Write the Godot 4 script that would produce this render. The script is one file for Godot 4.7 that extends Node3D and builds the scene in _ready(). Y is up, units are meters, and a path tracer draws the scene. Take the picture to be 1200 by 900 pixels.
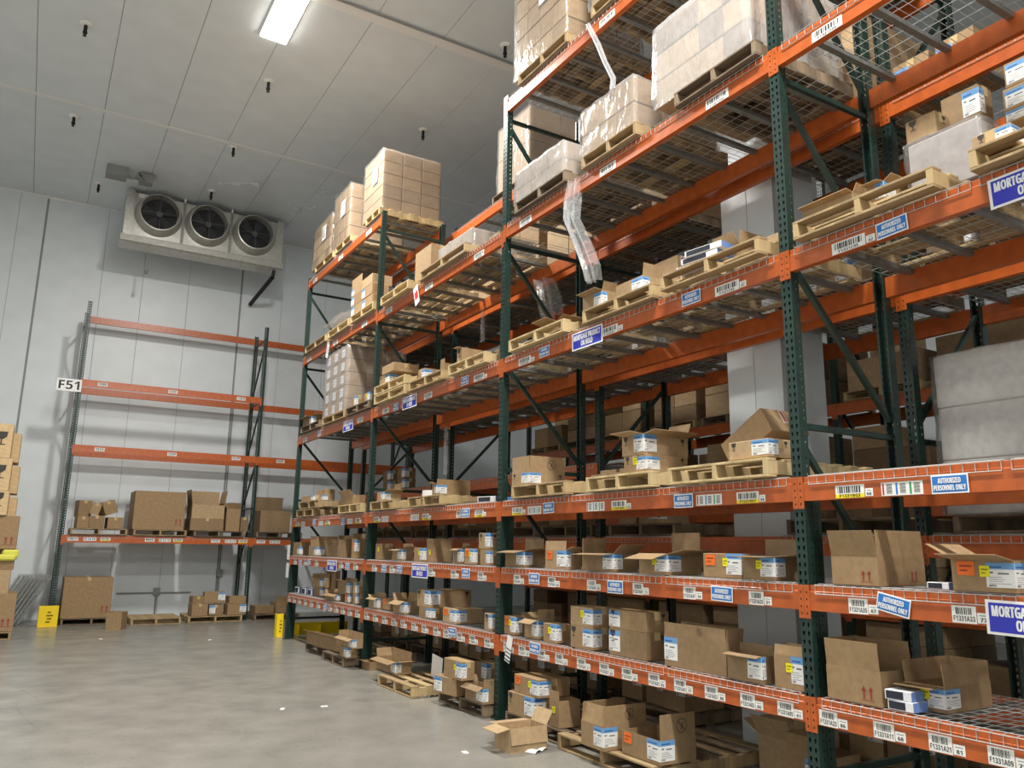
extends Node3D
# Cold-store warehouse: an orange and green pallet rack full of opened cartons, a rack on the end wall, a ceiling evaporator.
# The camera was solved from the photograph (1200 x 900 pixels); px/py below are photo pixels turned into rays that meet a known plane.
const CF := 932.034
const CYAW := 0.53796
const CPITCH := 0.20265
const CROLL := 0.013867
const EYE := Vector3(0, 1.64, 0)
const XF := 4.13                        # front face of the main rack
const BAY := 3.75
const Z0 := -3.392                      # first frame of the main rack
const LEV := [0.0, 0.79, 1.44, 2.098, 3.601, 5.1135, 6.6374]
const RD := 1.07                        # rack depth
const CEIL := 9.42
const WALLZ := -20.2
var fw: Vector3
var rt: Vector3
var up: Vector3
var rng := RandomNumberGenerator.new()
var M := {}
var used := {}
var counts := {}
var font: Font
var fontb: Font
var cubes := {}
var solids := []                        # boxes already standing, so that neighbours touch and do not pass through each other

# ---------- camera rays ----------
func ray(px: float, py: float) -> Vector3:
	return fw + rt * ((px - 600.0) / CF) - up * ((py - 450.0) / CF)
func hx(px: float, py: float, x: float) -> Vector3:
	var d := ray(px, py)
	return EYE + d * ((x - EYE.x) / d.x)
func hy(px: float, py: float, y: float) -> Vector3:
	var d := ray(px, py)
	return EYE + d * ((y - EYE.y) / d.y)
func hz(px: float, py: float, z: float) -> Vector3:
	var d := ray(px, py)
	return EYE + d * ((z - EYE.z) / d.z)
func pix(p: Vector3) -> Vector2:
	var d := p - EYE
	var k := CF / d.dot(fw)
	return Vector2(600.0 + d.dot(rt) * k, 450.0 - d.dot(up) * k)

# ---------- mesh building ----------
class MB:
	var v := PackedVector3Array()
	var n := PackedVector3Array()
	var c := PackedColorArray()
	var t := PackedInt32Array()
	func tri(a: Vector3, b: Vector3, d: Vector3, nn: Vector3, col := Color.WHITE) -> void:
		var k := v.size()
		if (b - a).cross(d - a).dot(nn) > 0.0:
			var s := b
			b = d
			d = s
		v.append(a); v.append(b); v.append(d)
		for i in 3:
			n.append(nn); c.append(col); t.append(k + i)
	func quad(a: Vector3, b: Vector3, d: Vector3, e: Vector3, nn := Vector3.ZERO, col := Color.WHITE) -> void:
		if nn == Vector3.ZERO:
			nn = -(b - a).cross(d - a).normalized()
		tri(a, b, d, nn, col)
		tri(a, d, e, nn, col)
	func box(lo: Vector3, hi: Vector3, col := Color.WHITE, xf := Transform3D.IDENTITY) -> void:
		var p := []
		for i in 8:
			p.append(xf * Vector3(hi.x if i & 1 else lo.x, hi.y if i & 2 else lo.y, hi.z if i & 4 else lo.z))
		var b := xf.basis.orthonormalized()
		quad(p[0], p[2], p[6], p[4], -b.x, col)
		quad(p[1], p[3], p[7], p[5], b.x, col)
		quad(p[0], p[1], p[5], p[4], -b.y, col)
		quad(p[2], p[3], p[7], p[6], b.y, col)
		quad(p[0], p[1], p[3], p[2], -b.z, col)
		quad(p[4], p[5], p[7], p[6], b.z, col)
	# box with rounded (chamfered) edges
	func cbox(lo: Vector3, hi: Vector3, r: float, col := Color.WHITE) -> void:
		var m := (lo + hi) * 0.5
		var h := (hi - lo) * 0.5
		for ax in 3:
			for s in [-1.0, 1.0]:
				var nn := Vector3.ZERO
				nn[ax] = s
				var a1 := (ax + 1) % 3
				var a2 := (ax + 2) % 3
				var q := []
				for k in [[-1, -1], [1, -1], [1, 1], [-1, 1]]:
					var p := Vector3.ZERO
					p[ax] = s * h[ax]
					p[a1] = k[0] * (h[a1] - r)
					p[a2] = k[1] * (h[a2] - r)
					q.append(m + p)
				quad(q[0], q[1], q[2], q[3], nn, col)
			# edges along ax
			var b1 := (ax + 1) % 3
			var b2 := (ax + 2) % 3
			for s1 in [-1.0, 1.0]:
				for s2 in [-1.0, 1.0]:
					var e1 := Vector3.ZERO
					e1[b1] = s1 * h[b1]
					e1[b2] = s2 * (h[b2] - r)
					var e2 := Vector3.ZERO
					e2[b1] = s1 * (h[b1] - r)
					e2[b2] = s2 * h[b2]
					var along := Vector3.ZERO
					along[ax] = h[ax] - r
					var nn2 := Vector3.ZERO
					nn2[b1] = s1
					nn2[b2] = s2
					quad(m + e1 - along, m + e1 + along, m + e2 + along, m + e2 - along, nn2.normalized(), col)
		for sx in [-1.0, 1.0]:
			for sy in [-1.0, 1.0]:
				for sz in [-1.0, 1.0]:
					var sg := Vector3(sx, sy, sz)
					tri(m + sg * Vector3(h.x, h.y - r, h.z - r), m + sg * Vector3(h.x - r, h.y, h.z - r), m + sg * Vector3(h.x - r, h.y - r, h.z), sg.normalized(), col)
	func tube(a: Vector3, b: Vector3, r: float, sides := 4, r2 := -1.0, col := Color.WHITE, caps := false) -> void:
		if r2 < 0.0:
			r2 = r
		var d := (b - a).normalized()
		var u := d.cross(Vector3.UP if absf(d.y) < 0.9 else Vector3.RIGHT).normalized()
		var w := d.cross(u)
		for i in sides:
			var t0 := TAU * i / sides
			var t1 := TAU * (i + 1) / sides
			var n0 := u * cos(t0) + w * sin(t0)
			var n1 := u * cos(t1) + w * sin(t1)
			var k := v.size()
			v.append(a + n0 * r); v.append(b + n0 * r2); v.append(b + n1 * r2); v.append(a + n1 * r)
			n.append(n0); n.append(n0); n.append(n1); n.append(n1)
			for j in 4:
				c.append(col)
			var od := [0, 1, 2, 0, 2, 3] if (v[k + 1] - v[k]).cross(v[k + 2] - v[k]).dot(n0 + n1) < 0.0 else [0, 2, 1, 0, 3, 2]
			for j in od:
				t.append(k + j)
			if caps:
				tri(a, a + n0 * r, a + n1 * r, -d, col)
				tri(b, b + n0 * r2, b + n1 * r2, d, col)
	# lathe round the y axis at centre o, prof = [[radius, y], ...]; xf turns it
	func lathe(prof: Array, sides: int, xf := Transform3D.IDENTITY, col := Color.WHITE) -> void:
		for j in prof.size() - 1:
			var r0: float = prof[j][0]
			var y0: float = prof[j][1]
			var r1: float = prof[j + 1][0]
			var y1: float = prof[j + 1][1]
			var pn := Vector2(y1 - y0, -(r1 - r0)).normalized()
			for i in sides:
				var a0 := TAU * i / sides
				var a1 := TAU * (i + 1) / sides
				var d0 := Vector3(cos(a0), 0, sin(a0))
				var d1 := Vector3(cos(a1), 0, sin(a1))
				var k := v.size()
				var ps := [d0 * r0 + Vector3.UP * y0, d0 * r1 + Vector3.UP * y1, d1 * r1 + Vector3.UP * y1, d1 * r0 + Vector3.UP * y0]
				var ns := [d0, d0, d1, d1]
				for q in 4:
					v.append(xf * ps[q])
					n.append((xf.basis * (ns[q] * pn.x + Vector3.UP * pn.y)).normalized())
					c.append(col)
				var cr := (v[k + 1] - v[k]).cross(v[k + 2] - v[k]) + (v[k + 2] - v[k]).cross(v[k + 3] - v[k])
				var od := [0, 1, 2, 0, 2, 3] if cr.dot(n[k] + n[k + 2]) < 0.0 else [0, 2, 1, 0, 3, 2]
				for q in od:
					t.append(k + q)
	# perforated strip: origin o, width direction u (W wide), upwards; columns of tapered slots
	func perf(o: Vector3, u: Vector3, W: float, nn: Vector3, cols: Array, hw: float, hh: float, pitch: float, H: float, drop := true, y_in := 0.0) -> void:
		var edges := [0.0]
		for cc in cols:
			edges.append(cc - hw / 2)
			edges.append(cc + hw / 2)
		edges.append(W)
		var k := 0
		while k < edges.size() - 1:
			quad(o + u * edges[k], o + u * edges[k + 1], o + u * edges[k + 1] + Vector3.UP * H, o + u * edges[k] + Vector3.UP * H, nn)
			k += 2
		var cnt := int((H - y_in * 2) / pitch)
		for ci in cols.size():
			var l: Vector3 = o + u * edges[1 + ci * 2]
			var r: Vector3 = o + u * edges[2 + ci * 2]
			var y := 0.0
			for i in cnt:
				var hs := y_in + pitch * (i + 0.5) - hh / 2
				quad(l + Vector3.UP * y, r + Vector3.UP * y, r + Vector3.UP * hs, l + Vector3.UP * hs, nn)
				y = hs + hh
				if drop:
					var mid := Vector3.UP * (hs + hh * 0.62)
					tri(l + Vector3.UP * hs, l + mid, l + u * hw * 0.28 + Vector3.UP * hs, nn)
					tri(r + Vector3.UP * hs, r + mid, r - u * hw * 0.28 + Vector3.UP * hs, nn)
			quad(l + Vector3.UP * y, r + Vector3.UP * y, r + Vector3.UP * H, l + Vector3.UP * H, nn)
	func add_mesh(m: Mesh, xf: Transform3D, col: Color) -> void:
		for s in m.get_surface_count():
			var a := m.surface_get_arrays(s)
			var k := v.size()
			var av: PackedVector3Array = a[Mesh.ARRAY_VERTEX]
			var an: PackedVector3Array = a[Mesh.ARRAY_NORMAL]
			for i in av.size():
				v.append(xf * av[i])
				n.append((xf.basis * an[i]).normalized())
				c.append(col)
			for i in a[Mesh.ARRAY_INDEX]:
				t.append(k + i)
	func mesh(mat: Material = null) -> ArrayMesh:
		var a := []
		a.resize(Mesh.ARRAY_MAX)
		a[Mesh.ARRAY_VERTEX] = v
		a[Mesh.ARRAY_NORMAL] = n
		a[Mesh.ARRAY_COLOR] = c
		a[Mesh.ARRAY_INDEX] = t
		var m := ArrayMesh.new()
		m.add_surface_from_arrays(Mesh.PRIMITIVE_TRIANGLES, a)
		if mat:
			m.surface_set_material(0, mat)
		return m

# ---------- nodes ----------
func numbered(called: String) -> String:
	var k: int = used.get(called, 0)
	used[called] = k + 1
	return called if k == 0 else "%s_%03d" % [called, k]
func part(called: String, m: Mesh, mat: Material, parent: Node, xf := Transform3D.IDENTITY) -> MeshInstance3D:
	var o := MeshInstance3D.new()
	o.name = numbered(called) if parent == self else called
	o.mesh = m
	o.transform = xf
	if mat:
		o.material_override = mat
	parent.add_child(o, true)
	return o
func thing(called: String, label: String, category: String, at := Vector3.ZERO, turn := 0.0, group := "") -> Node3D:
	var o := Node3D.new()
	o.name = numbered(called)
	o.position = at
	o.rotation.y = turn
	tag(o, label, category, group)
	add_child(o)
	return o
func tag(o: Node, label: String, category: String, group := "", kind := "") -> void:
	if label != "":
		o.set_meta("label", label)
	if category != "":
		o.set_meta("category", category)
	if group != "":
		o.set_meta("group", group)
	if kind != "":
		o.set_meta("kind", kind)
func struct(called: String, m: Mesh, mat: Material, parent: Node = self, xf := Transform3D.IDENTITY) -> MeshInstance3D:
	var o := part(called, m, mat, parent, xf)
	if parent == self:
		o.set_meta("kind", "structure")
	return o
# a box-shaped piece that shares one chamfered mesh per size
func piece(called: String, size: Vector3, at: Vector3, mat: Material, parent: Node, turn := Vector3.ZERO, r := 0.002) -> MeshInstance3D:
	var key := "%.3f_%.3f_%.3f_%.4f" % [size.x, size.y, size.z, r]
	if not cubes.has(key):
		var b := MB.new()
		if r > 0.0:
			b.cbox(-size / 2, size / 2, minf(r, minf(size.x, minf(size.y, size.z)) * 0.3))
		else:
			b.box(-size / 2, size / 2)
		cubes[key] = b.mesh()
	return part(called, cubes[key], mat, parent, Transform3D(Basis.from_euler(turn), at))

# ---------- materials ----------
func lin(r: float, g: float, b: float) -> Color:
	return Color(r / 255.0, g / 255.0, b / 255.0).srgb_to_linear()
func rgb(r: float, g: float, b: float) -> Color:
	return Color(r / 255.0, g / 255.0, b / 255.0)
func noise_tex(sd: int, freq: float, lo: float, hi: float, size := 256, oct := 4, stretch := 1.0) -> ImageTexture:
	var f := FastNoiseLite.new()
	f.seed = sd
	f.frequency = freq
	f.noise_type = FastNoiseLite.TYPE_SIMPLEX_SMOOTH
	f.fractal_octaves = oct
	var im := Image.create(size, size, false, Image.FORMAT_RGB8)
	for y in size:
		for x in size:
			# blend two shifted copies so that the tile repeats without a seam
			var u := float(x) / size
			var w := float(y) / size
			var a := f.get_noise_2d(x, y * stretch) * (1 - u) * (1 - w) + f.get_noise_2d(x - size, y * stretch) * u * (1 - w) + f.get_noise_2d(x, (y - size) * stretch) * (1 - u) * w + f.get_noise_2d(x - size, (y - size) * stretch) * u * w
			var k := lerpf(lo, hi, clampf(a * 0.9 + 0.5, 0, 1))
			im.set_pixel(x, y, Color(k, k, k))
	return ImageTexture.create_from_image(im)
func floor_tex() -> ImageTexture:
	# sealed concrete: blotches, fine speckle, scuffs and tyre marks
	var size := 768
	var base := noise_tex(11, 0.02, 0.84, 1.0, size, 6).get_image()
	var r := RandomNumberGenerator.new()
	r.seed = 5
	for k in 26000:
		var x := r.randi() % size
		var y := r.randi() % size
		var c := base.get_pixel(x, y).r * r.randf_range(0.86, 1.08)
		base.set_pixel(x, y, Color(c, c, c))
	for k in 46:
		var p := Vector2(r.randf() * size, r.randf() * size)
		var a := r.randf() * TAU
		var bend := r.randf_range(-0.02, 0.02)
		var dark := r.randf_range(0.82, 0.95) if k % 4 else 1.08
		for s in r.randi_range(30, 160):
			a += bend
			p += Vector2(cos(a), sin(a)) * 1.0
			var x := posmod(int(p.x), size)
			var y := posmod(int(p.y), size)
			var c := minf(1.0, base.get_pixel(x, y).r * lerpf(1.0, dark, r.randf()))
			base.set_pixel(x, y, Color(c, c, c))
	return ImageTexture.create_from_image(base)
func std(col: Color, rough := 0.6, metal := 0.0, tex: Texture2D = null, tscale := 1.0, world := false) -> StandardMaterial3D:
	var m := StandardMaterial3D.new()
	m.albedo_color = col
	m.roughness = rough
	m.metallic = metal
	if tex:
		m.albedo_texture = tex
		m.uv1_triplanar = true
		m.uv1_world_triplanar = world
		m.uv1_scale = Vector3.ONE * tscale
	return m
func make_materials() -> void:
	var n_soft := noise_tex(3, 0.02, 0.86, 1.0)
	var n_card := noise_tex(5, 0.03, 0.88, 1.0, 256, 5)
	var n_wood := noise_tex(8, 0.03, 0.72, 1.0, 256, 4, 0.12)
	var n_floor := noise_tex(11, 0.02, 0.86, 1.0, 512, 6)
	var n_wall := noise_tex(14, 0.012, 0.965, 1.0, 256, 3)
	M.orange = std(rgb(198, 98, 42), 0.34, 0.0, n_soft, 1.3)
	M.orange.metallic_specular = 0.5
	M.green = std(rgb(31, 56, 50), 0.36, 0.0, n_soft, 1.0)
	M.steel = std(rgb(206, 208, 206), 0.4, 0.35, n_soft, 2.0)
	M.galv = std(rgb(150, 152, 150), 0.5, 0.6, n_soft, 2.0)
	M.card = []
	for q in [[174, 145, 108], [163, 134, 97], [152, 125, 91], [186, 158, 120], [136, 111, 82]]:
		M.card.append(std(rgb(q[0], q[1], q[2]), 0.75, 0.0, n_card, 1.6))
	M.tan = std(rgb(218, 188, 142), 0.75, 0.0, n_card, 1.6)
	M.wood = []
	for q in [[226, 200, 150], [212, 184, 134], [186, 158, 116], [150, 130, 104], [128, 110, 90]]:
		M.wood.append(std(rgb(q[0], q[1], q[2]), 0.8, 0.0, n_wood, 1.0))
	M.white = std(rgb(236, 236, 232), 0.5)
	M.paper = std(rgb(240, 240, 236), 0.7)
	M.wall = std(rgb(224, 230, 233), 0.38, 0.0, n_wall, 0.5, true)
	M.wall2 = M.wall
	M.ceil = M.wall
	M.strip = std(rgb(232, 232, 230), 0.5)
	M.floor = std(rgb(150, 148, 140), 0.26, 0.0, floor_tex(), 0.1, true)
	M.seam = std(rgb(120, 124, 126), 0.8)
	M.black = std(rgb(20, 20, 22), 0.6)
	M.rubber = std(rgb(34, 34, 36), 0.7)
	M.yellow = std(rgb(248, 214, 20), 0.5)
	M.alu = std(rgb(206, 204, 196), 0.34, 0.55, n_soft, 1.5)
	M.fan = std(rgb(40, 42, 44), 0.6, 0.0)
	M.grey = std(rgb(140, 142, 140), 0.55)
	M.greybox = std(rgb(214, 209, 203), 0.7, 0.0, n_card, 1.5)
	M.greylilac = std(rgb(172, 165, 163), 0.6, 0.0, n_card, 1.5)
	M.guard = std(rgb(92, 94, 94), 0.5, 0.3)
	M.tape = std(rgb(196, 170, 124), 0.3)
	M.print = StandardMaterial3D.new()
	M.print.vertex_color_use_as_albedo = true
	M.print.roughness = 0.55
	var film_n := noise_tex(21, 0.03, 0.0, 1.0, 256, 3, 0.35)
	var fim := film_n.get_image()
	fim.bump_map_to_normal_map(4.0)
	var fnm := ImageTexture.create_from_image(fim)
	M.film = []
	for q in [0.07, 0.16, 0.3]:
		var m := StandardMaterial3D.new()
		m.albedo_color = Color(0.93, 0.94, 0.95, q)
		m.transparency = BaseMaterial3D.TRANSPARENCY_ALPHA
		m.cull_mode = BaseMaterial3D.CULL_DISABLED
		m.roughness = 0.16
		m.metallic_specular = 0.6
		m.normal_enabled = true
		m.normal_texture = fnm
		m.normal_scale = 0.7
		m.uv1_triplanar = true
		m.uv1_scale = Vector3.ONE * 1.7
		M.film.append(m)
	M.lamp = StandardMaterial3D.new()
	M.lamp.albedo_color = Color(1, 1, 1)
	M.lamp.emission_enabled = true
	M.lamp.emission = Color(1.0, 0.985, 0.95)
	M.lamp.emission_energy_multiplier = 6.0

# ---------- rack pieces ----------
func post_mesh(H: float) -> ArrayMesh:
	var b := MB.new()
	b.perf(Vector3(0, 0, -0.041), Vector3(0, 0, 1), 0.082, Vector3(-1, 0, 0), [0.022, 0.06], 0.015, 0.026, 0.0508, H)
	b.perf(Vector3(0, 0, 0.041), Vector3(1, 0, 0), 0.072, Vector3(0, 0, 1), [0.046], 0.009, 0.012, 0.0508, H, false)
	b.perf(Vector3(0, 0, -0.041), Vector3(1, 0, 0), 0.072, Vector3(0, 0, -1), [0.046], 0.009, 0.012, 0.0508, H, false)
	for s in [-1, 1]:
		b.quad(Vector3(0.072, 0, s * 0.041), Vector3(0.072, H, s * 0.041), Vector3(0.072, H, s * 0.026), Vector3(0.072, 0, s * 0.026), Vector3(1, 0, 0))
	return b.mesh()
func beam_mesh(length: float) -> ArrayMesh:
	var b := MB.new()
	var pr := [Vector2(0.0, -0.15), Vector2(0.0, -0.042), Vector2(0.007, -0.034), Vector2(0.007, -0.003), Vector2(0.01, 0.0), Vector2(0.05, 0.0), Vector2(0.05, -0.15)]
	var cnt := pr.size()
	for i in cnt:
		var p: Vector2 = pr[i]
		var q: Vector2 = pr[(i + 1) % cnt]
		var nn := Vector3(-(q - p).y, (q - p).x, 0).normalized()
		b.quad(Vector3(p.x, p.y, -length / 2), Vector3(q.x, q.y, -length / 2), Vector3(q.x, q.y, length / 2), Vector3(p.x, p.y, length / 2), nn)
	return b.mesh()
func connector_mesh() -> ArrayMesh:
	var b := MB.new()
	b.perf(Vector3(-0.006, -0.198, -0.02), Vector3(0, 0, 1), 0.04, Vector3(-1, 0, 0), [0.02], 0.008, 0.012, 0.042, 0.198, false, 0.008)
	b.quad(Vector3(-0.006, -0.198, 0.02), Vector3(-0.006, 0, 0.02), Vector3(0.03, 0, 0.02), Vector3(0.03, -0.198, 0.02), Vector3(0, 0, 1))
	b.quad(Vector3(-0.006, -0.198, -0.02), Vector3(-0.006, 0, -0.02), Vector3(0.0, 0, -0.02), Vector3(0.0, -0.198, -0.02), Vector3(0, 0, -1))
	b.quad(Vector3(-0.006, 0, -0.02), Vector3(-0.006, 0, 0.02), Vector3(0.0, 0, 0.02), Vector3(0.0, 0, -0.02), Vector3(0, 1, 0))
	b.quad(Vector3(-0.006, -0.198, -0.02), Vector3(-0.006, -0.198, 0.02), Vector3(0.03, -0.198, 0.02), Vector3(0.0, -0.198, -0.02), Vector3(0, -1, 0))
	return b.mesh()
var deck_w: ArrayMesh
var deck_c: ArrayMesh
func make_deck_meshes() -> void:
	var b := MB.new()
	var w := 1.16
	var nx := 18
	for i in nx + 1:
		var z := -w / 2 + w * i / nx
		b.tube(Vector3(-0.004, 0.003, z), Vector3(RD - 0.01, 0.003, z), 0.0026, 4)
		b.tube(Vector3(-0.004, 0.003, z), Vector3(-0.004, -0.05, z), 0.0026, 4)
	for i in 10:
		var x := 0.03 + (RD - 0.06) * i / 9.0
		b.tube(Vector3(x, 0.008, -w / 2), Vector3(x, 0.008, w / 2), 0.0026, 4)
	b.tube(Vector3(-0.007, -0.05, -w / 2), Vector3(-0.007, -0.05, w / 2), 0.003, 4)
	b.tube(Vector3(-0.007, 0.0, -w / 2), Vector3(-0.007, 0.0, w / 2), 0.0026, 4)
	deck_w = b.mesh()
	var c := MB.new()
	c.box(Vector3(0.051, -0.032, -0.002), Vector3(RD - 0.051, 0.0, 0.0), Color.WHITE, Transform3D(Basis(), Vector3(0, 0, -0.021)))
	c.box(Vector3(0.051, -0.032, 0.0), Vector3(RD - 0.051, 0.0, 0.002), Color.WHITE, Transform3D(Basis(), Vector3(0, 0, 0.021)))
	c.box(Vector3(0.051, -0.034, -0.023), Vector3(RD - 0.051, -0.032, 0.023))
	deck_c = c.mesh()
func deck(at: Vector3, turn: float, label: String, group: String) -> Node3D:
	var t := thing("wire_deck", label, "wire deck", at, turn, group)
	part("wire_grid", deck_w, M.steel, t)
	for s in [-0.42, 0.0, 0.42]:
		part("support_channel", deck_c, M.galv, t, Transform3D(Basis(), Vector3(0, 0, s)))
	return t
const ORD := ["first", "second", "third", "fourth", "fifth", "sixth", "seventh", "eighth", "ninth", "tenth", "eleventh", "twelfth", "thirteenth", "fourteenth", "fifteenth", "sixteenth"]
const SHELF := ["floor", "lowest shelf", "second shelf", "third shelf", "fourth shelf", "fifth shelf", "top shelf"]
func bay_name(b: int) -> String:
	return {2: "end bay", 1: "second bay", 0: "third bay", -1: "fourth bay"}[b]
var post_m: ArrayMesh
var post_low: ArrayMesh
var beam_m: ArrayMesh
var conn_m: ArrayMesh
# local rack: fronts face -x, frames along z
func rack(t: Node3D, frames: Array, height: float, beams: Array, rein := true, braces := true, flip := false) -> Dictionary:
	var out := {}
	for z in frames:
		var f := part("post", post_m, M.green, t, Transform3D(Basis(), Vector3(0, 0.01, z)))
		piece("foot_plate", Vector3(0.13, 0.01, 0.12), Vector3(0.036, -0.005, 0), M.green, f)
		var g := part("post", post_m, M.green, t, Transform3D(Basis(Vector3.UP, PI), Vector3(RD, 0.01, z)))
		piece("foot_plate", Vector3(0.13, 0.01, 0.12), Vector3(0.036, -0.005, 0), M.green, g)
		if rein:
			part("post_reinforcement", post_low, M.green, t, Transform3D(Basis(Vector3.UP, PI), Vector3(0.148, 0.01, z)))
		if braces:
			for y in [0.35, 2.43, 4.9, 6.4]:
				if y < height:
					piece("brace", Vector3(RD - 0.14, 0.04, 0.034), Vector3(RD / 2, y, z), M.green, t)
			for y in [[2.3, 1.2], [3.52, 2.55], [4.8, 3.7], [6.3, 5.1]]:
				if y[0] < height:
					var a := Vector3(0.07, y[1] if flip else y[0], z)
					var c := Vector3(RD - 0.07, y[0] if flip else y[1], z)
					var ang := atan2(c.y - a.y, c.x - a.x)
					piece("diagonal_brace", Vector3(a.distance_to(c), 0.04, 0.034), (a + c) / 2, M.green, t, Vector3(0, 0, ang))
	for q in beams:      # [z centre, height, back?]
		var bk: bool = q[2]
		var xf := Transform3D(Basis(Vector3.UP, PI if bk else 0.0), Vector3(RD if bk else 0.0, q[1], q[0]))
		var o := part("beam", beam_m, M.orange, t, xf)
		for s in [-1, 1]:
			part("connector", conn_m, M.orange, o, Transform3D(Basis(Vector3.UP, 0), Vector3(0, 0, s * (BAY / 2 - 0.021))) if s > 0 else Transform3D(Basis(Vector3(1, 0, 0), Vector3(0, 1, 0), Vector3(0, 0, -1)), Vector3(0, 0, s * (BAY / 2 - 0.021))))
		out["%.2f_%.2f_%s" % [q[0], q[1], "b" if bk else "f"]] = o
	return out

# ---------- prints ----------
const DARK := Color(0.012, 0.012, 0.014)
var tcache := {}
func put_text(b: MB, s: String, x: float, y: float, w: float, h: float, z: float, col: Color, f: Font, centre := true, thick := 0.0) -> void:
	# fits the string in a box w x h whose lower left corner is x, y
	var key := s + str(f.get_instance_id())
	if not tcache.has(key):
		var tm := TextMesh.new()
		tm.text = s
		tm.font = f
		tm.font_size = 48
		tm.pixel_size = 0.01
		tm.depth = 0.0
		tm.curve_step = 4.0
		tcache[key] = tm
	var m: TextMesh = tcache[key]
	var bb := m.get_aabb()
	var sc := minf(w / maxf(bb.size.x, 0.001), h / maxf(bb.size.y, 0.001))
	var sx := minf(w / bb.size.x, sc * 1.3)
	sc = minf(h / maxf(bb.size.y, 0.001), sx * 1.9)
	var px := x + (w - bb.size.x * sx) / 2 if centre else x
	for e in ([0.0] if thick == 0.0 else [0.0, -thick, thick, -thick * 2, thick * 2]):
		z += 0.0003
		b.add_mesh(m, Transform3D(Basis.from_scale(Vector3(sx, sc, 1)), Vector3(px - bb.position.x * sx + e, y + (h - bb.size.y * sc) / 2 - bb.position.y * sc, z)), col)
func rect(b: MB, x0: float, y0: float, x1: float, y1: float, z: float, col: Color) -> void:
	b.quad(Vector3(x0, y0, z), Vector3(x1, y0, z), Vector3(x1, y1, z), Vector3(x0, y1, z), Vector3(0, 0, 1), col)
func barcode(b: MB, x0: float, y0: float, x1: float, y1: float, z: float, sd: int, col := DARK) -> void:
	var r := RandomNumberGenerator.new()
	r.seed = sd
	var x := x0
	var u := (x1 - x0) / 46.0
	while x < x1 - u:
		var w := u * r.randi_range(1, 3)
		rect(b, x, y0, minf(x + w, x1), y1, z, col)
		x += w + u * r.randi_range(1, 2)
const ONX := Basis(Vector3(0, 0, 1), Vector3(0, 1, 0), Vector3(-1, 0, 0))   # print that faces -x
var label_cache := {}
# kinds of beam label: a = code below bars + number tag, y = wide bars with a yellow code strip + tag, t = three coloured bars, w = wide bars + code + tag
func beam_label(kind: String, code: String, num: String, wide: float) -> ArrayMesh:
	var b := MB.new()
	var wh := lin(238, 238, 234)
	var s := wide
	var hh := 0.085 if kind == "a" else 0.075
	var body := s * (0.66 if kind == "a" else 0.78)
	if kind == "t":
		body = s
	b.box(Vector3(0, 0, 0), Vector3(body, hh, 0.0006), wh)
	var z := 0.0009
	var sd := hash(code + num)
	if kind == "t":
		var cols := [lin(200, 40, 60), lin(40, 120, 200), lin(30, 150, 90)]
		for k in 3:
			var x := body * (0.03 + k * 0.33)
			rect(b, x, hh * 0.06, x + body * 0.045, hh * 0.94, z, cols[k])
			for q in 9:
				rect(b, x + body * 0.1, hh * (0.14 + q * 0.083), x + body * 0.24, hh * (0.14 + q * 0.083 + (0.05 if q % 3 else 0.03)), z, DARK)
		return b.mesh()
	if kind == "a":
		barcode(b, body * 0.16, hh * 0.5, body * 0.84, hh * 0.9, z, sd)
		put_text(b, code, body * 0.06, hh * 0.12, body * 0.88, hh * 0.3, z, DARK, fontb)
	else:
		barcode(b, body * 0.08, hh * 0.38, body * 0.92, hh * 0.9, z, sd)
		if kind == "y":
			rect(b, 0, 0, body, hh * 0.3, z, lin(246, 226, 40))
		put_text(b, code, body * 0.1, hh * 0.06, body * 0.8, hh * 0.24, z + 0.0004, DARK, fontb)
	if num != "":
		var x0 := body + s * 0.02
		b.box(Vector3(x0, hh * 0.06, 0), Vector3(s, hh * 0.66, 0.0006), wh)
		put_text(b, num, x0 + s * 0.04, hh * 0.14, s - x0 - s * 0.08, hh * 0.22, z, DARK, fontb)
		rect(b, x0 + s * 0.05, hh * 0.48, s - s * 0.05, hh * 0.52, z, lin(110, 110, 112))
	return b.mesh()
func sticker(beam: Node3D, called: String, m: ArrayMesh, z_off: float, y_off: float, tilt := 0.0) -> void:
	part(called, m, M.print, beam, Transform3D(ONX * Basis(Vector3(0, 0, 1), tilt), Vector3(-0.0012, y_off, z_off)))
func sign_plate(at: Vector3, lines: Array, w: float, h: float, ground: Color, tilt: float, label: String, group: String, basis := ONX) -> void:
	var t := thing("sign", label, "sign", at, 0, group)
	t.basis = basis * Basis(Vector3(0, 0, 1), tilt)
	var b := MB.new()
	b.cbox(Vector3(-w / 2, -h / 2, 0), Vector3(w / 2, h / 2, 0.003), 0.001, lin(240, 240, 238))
	rect(b, -w * 0.465, -h * 0.42, w * 0.465, h * 0.42, 0.0034, ground)
	part("plate", b.mesh(), M.print, t)
	var c := MB.new()
	var k := lines.size()
	for i in k:
		var ww := w * 0.86 * float(lines[i].length()) / maxf(lines[0].length(), lines[1].length())
		put_text(c, lines[i], -ww / 2, h * 0.37 - h * 0.74 * (i + 1) / k + h * 0.03, ww, h * 0.74 / k - h * 0.06, 0.004, lin(240, 242, 246), fontb, true, w * 0.0022)
	part("lettering", c.mesh(), M.print, t)

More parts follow.
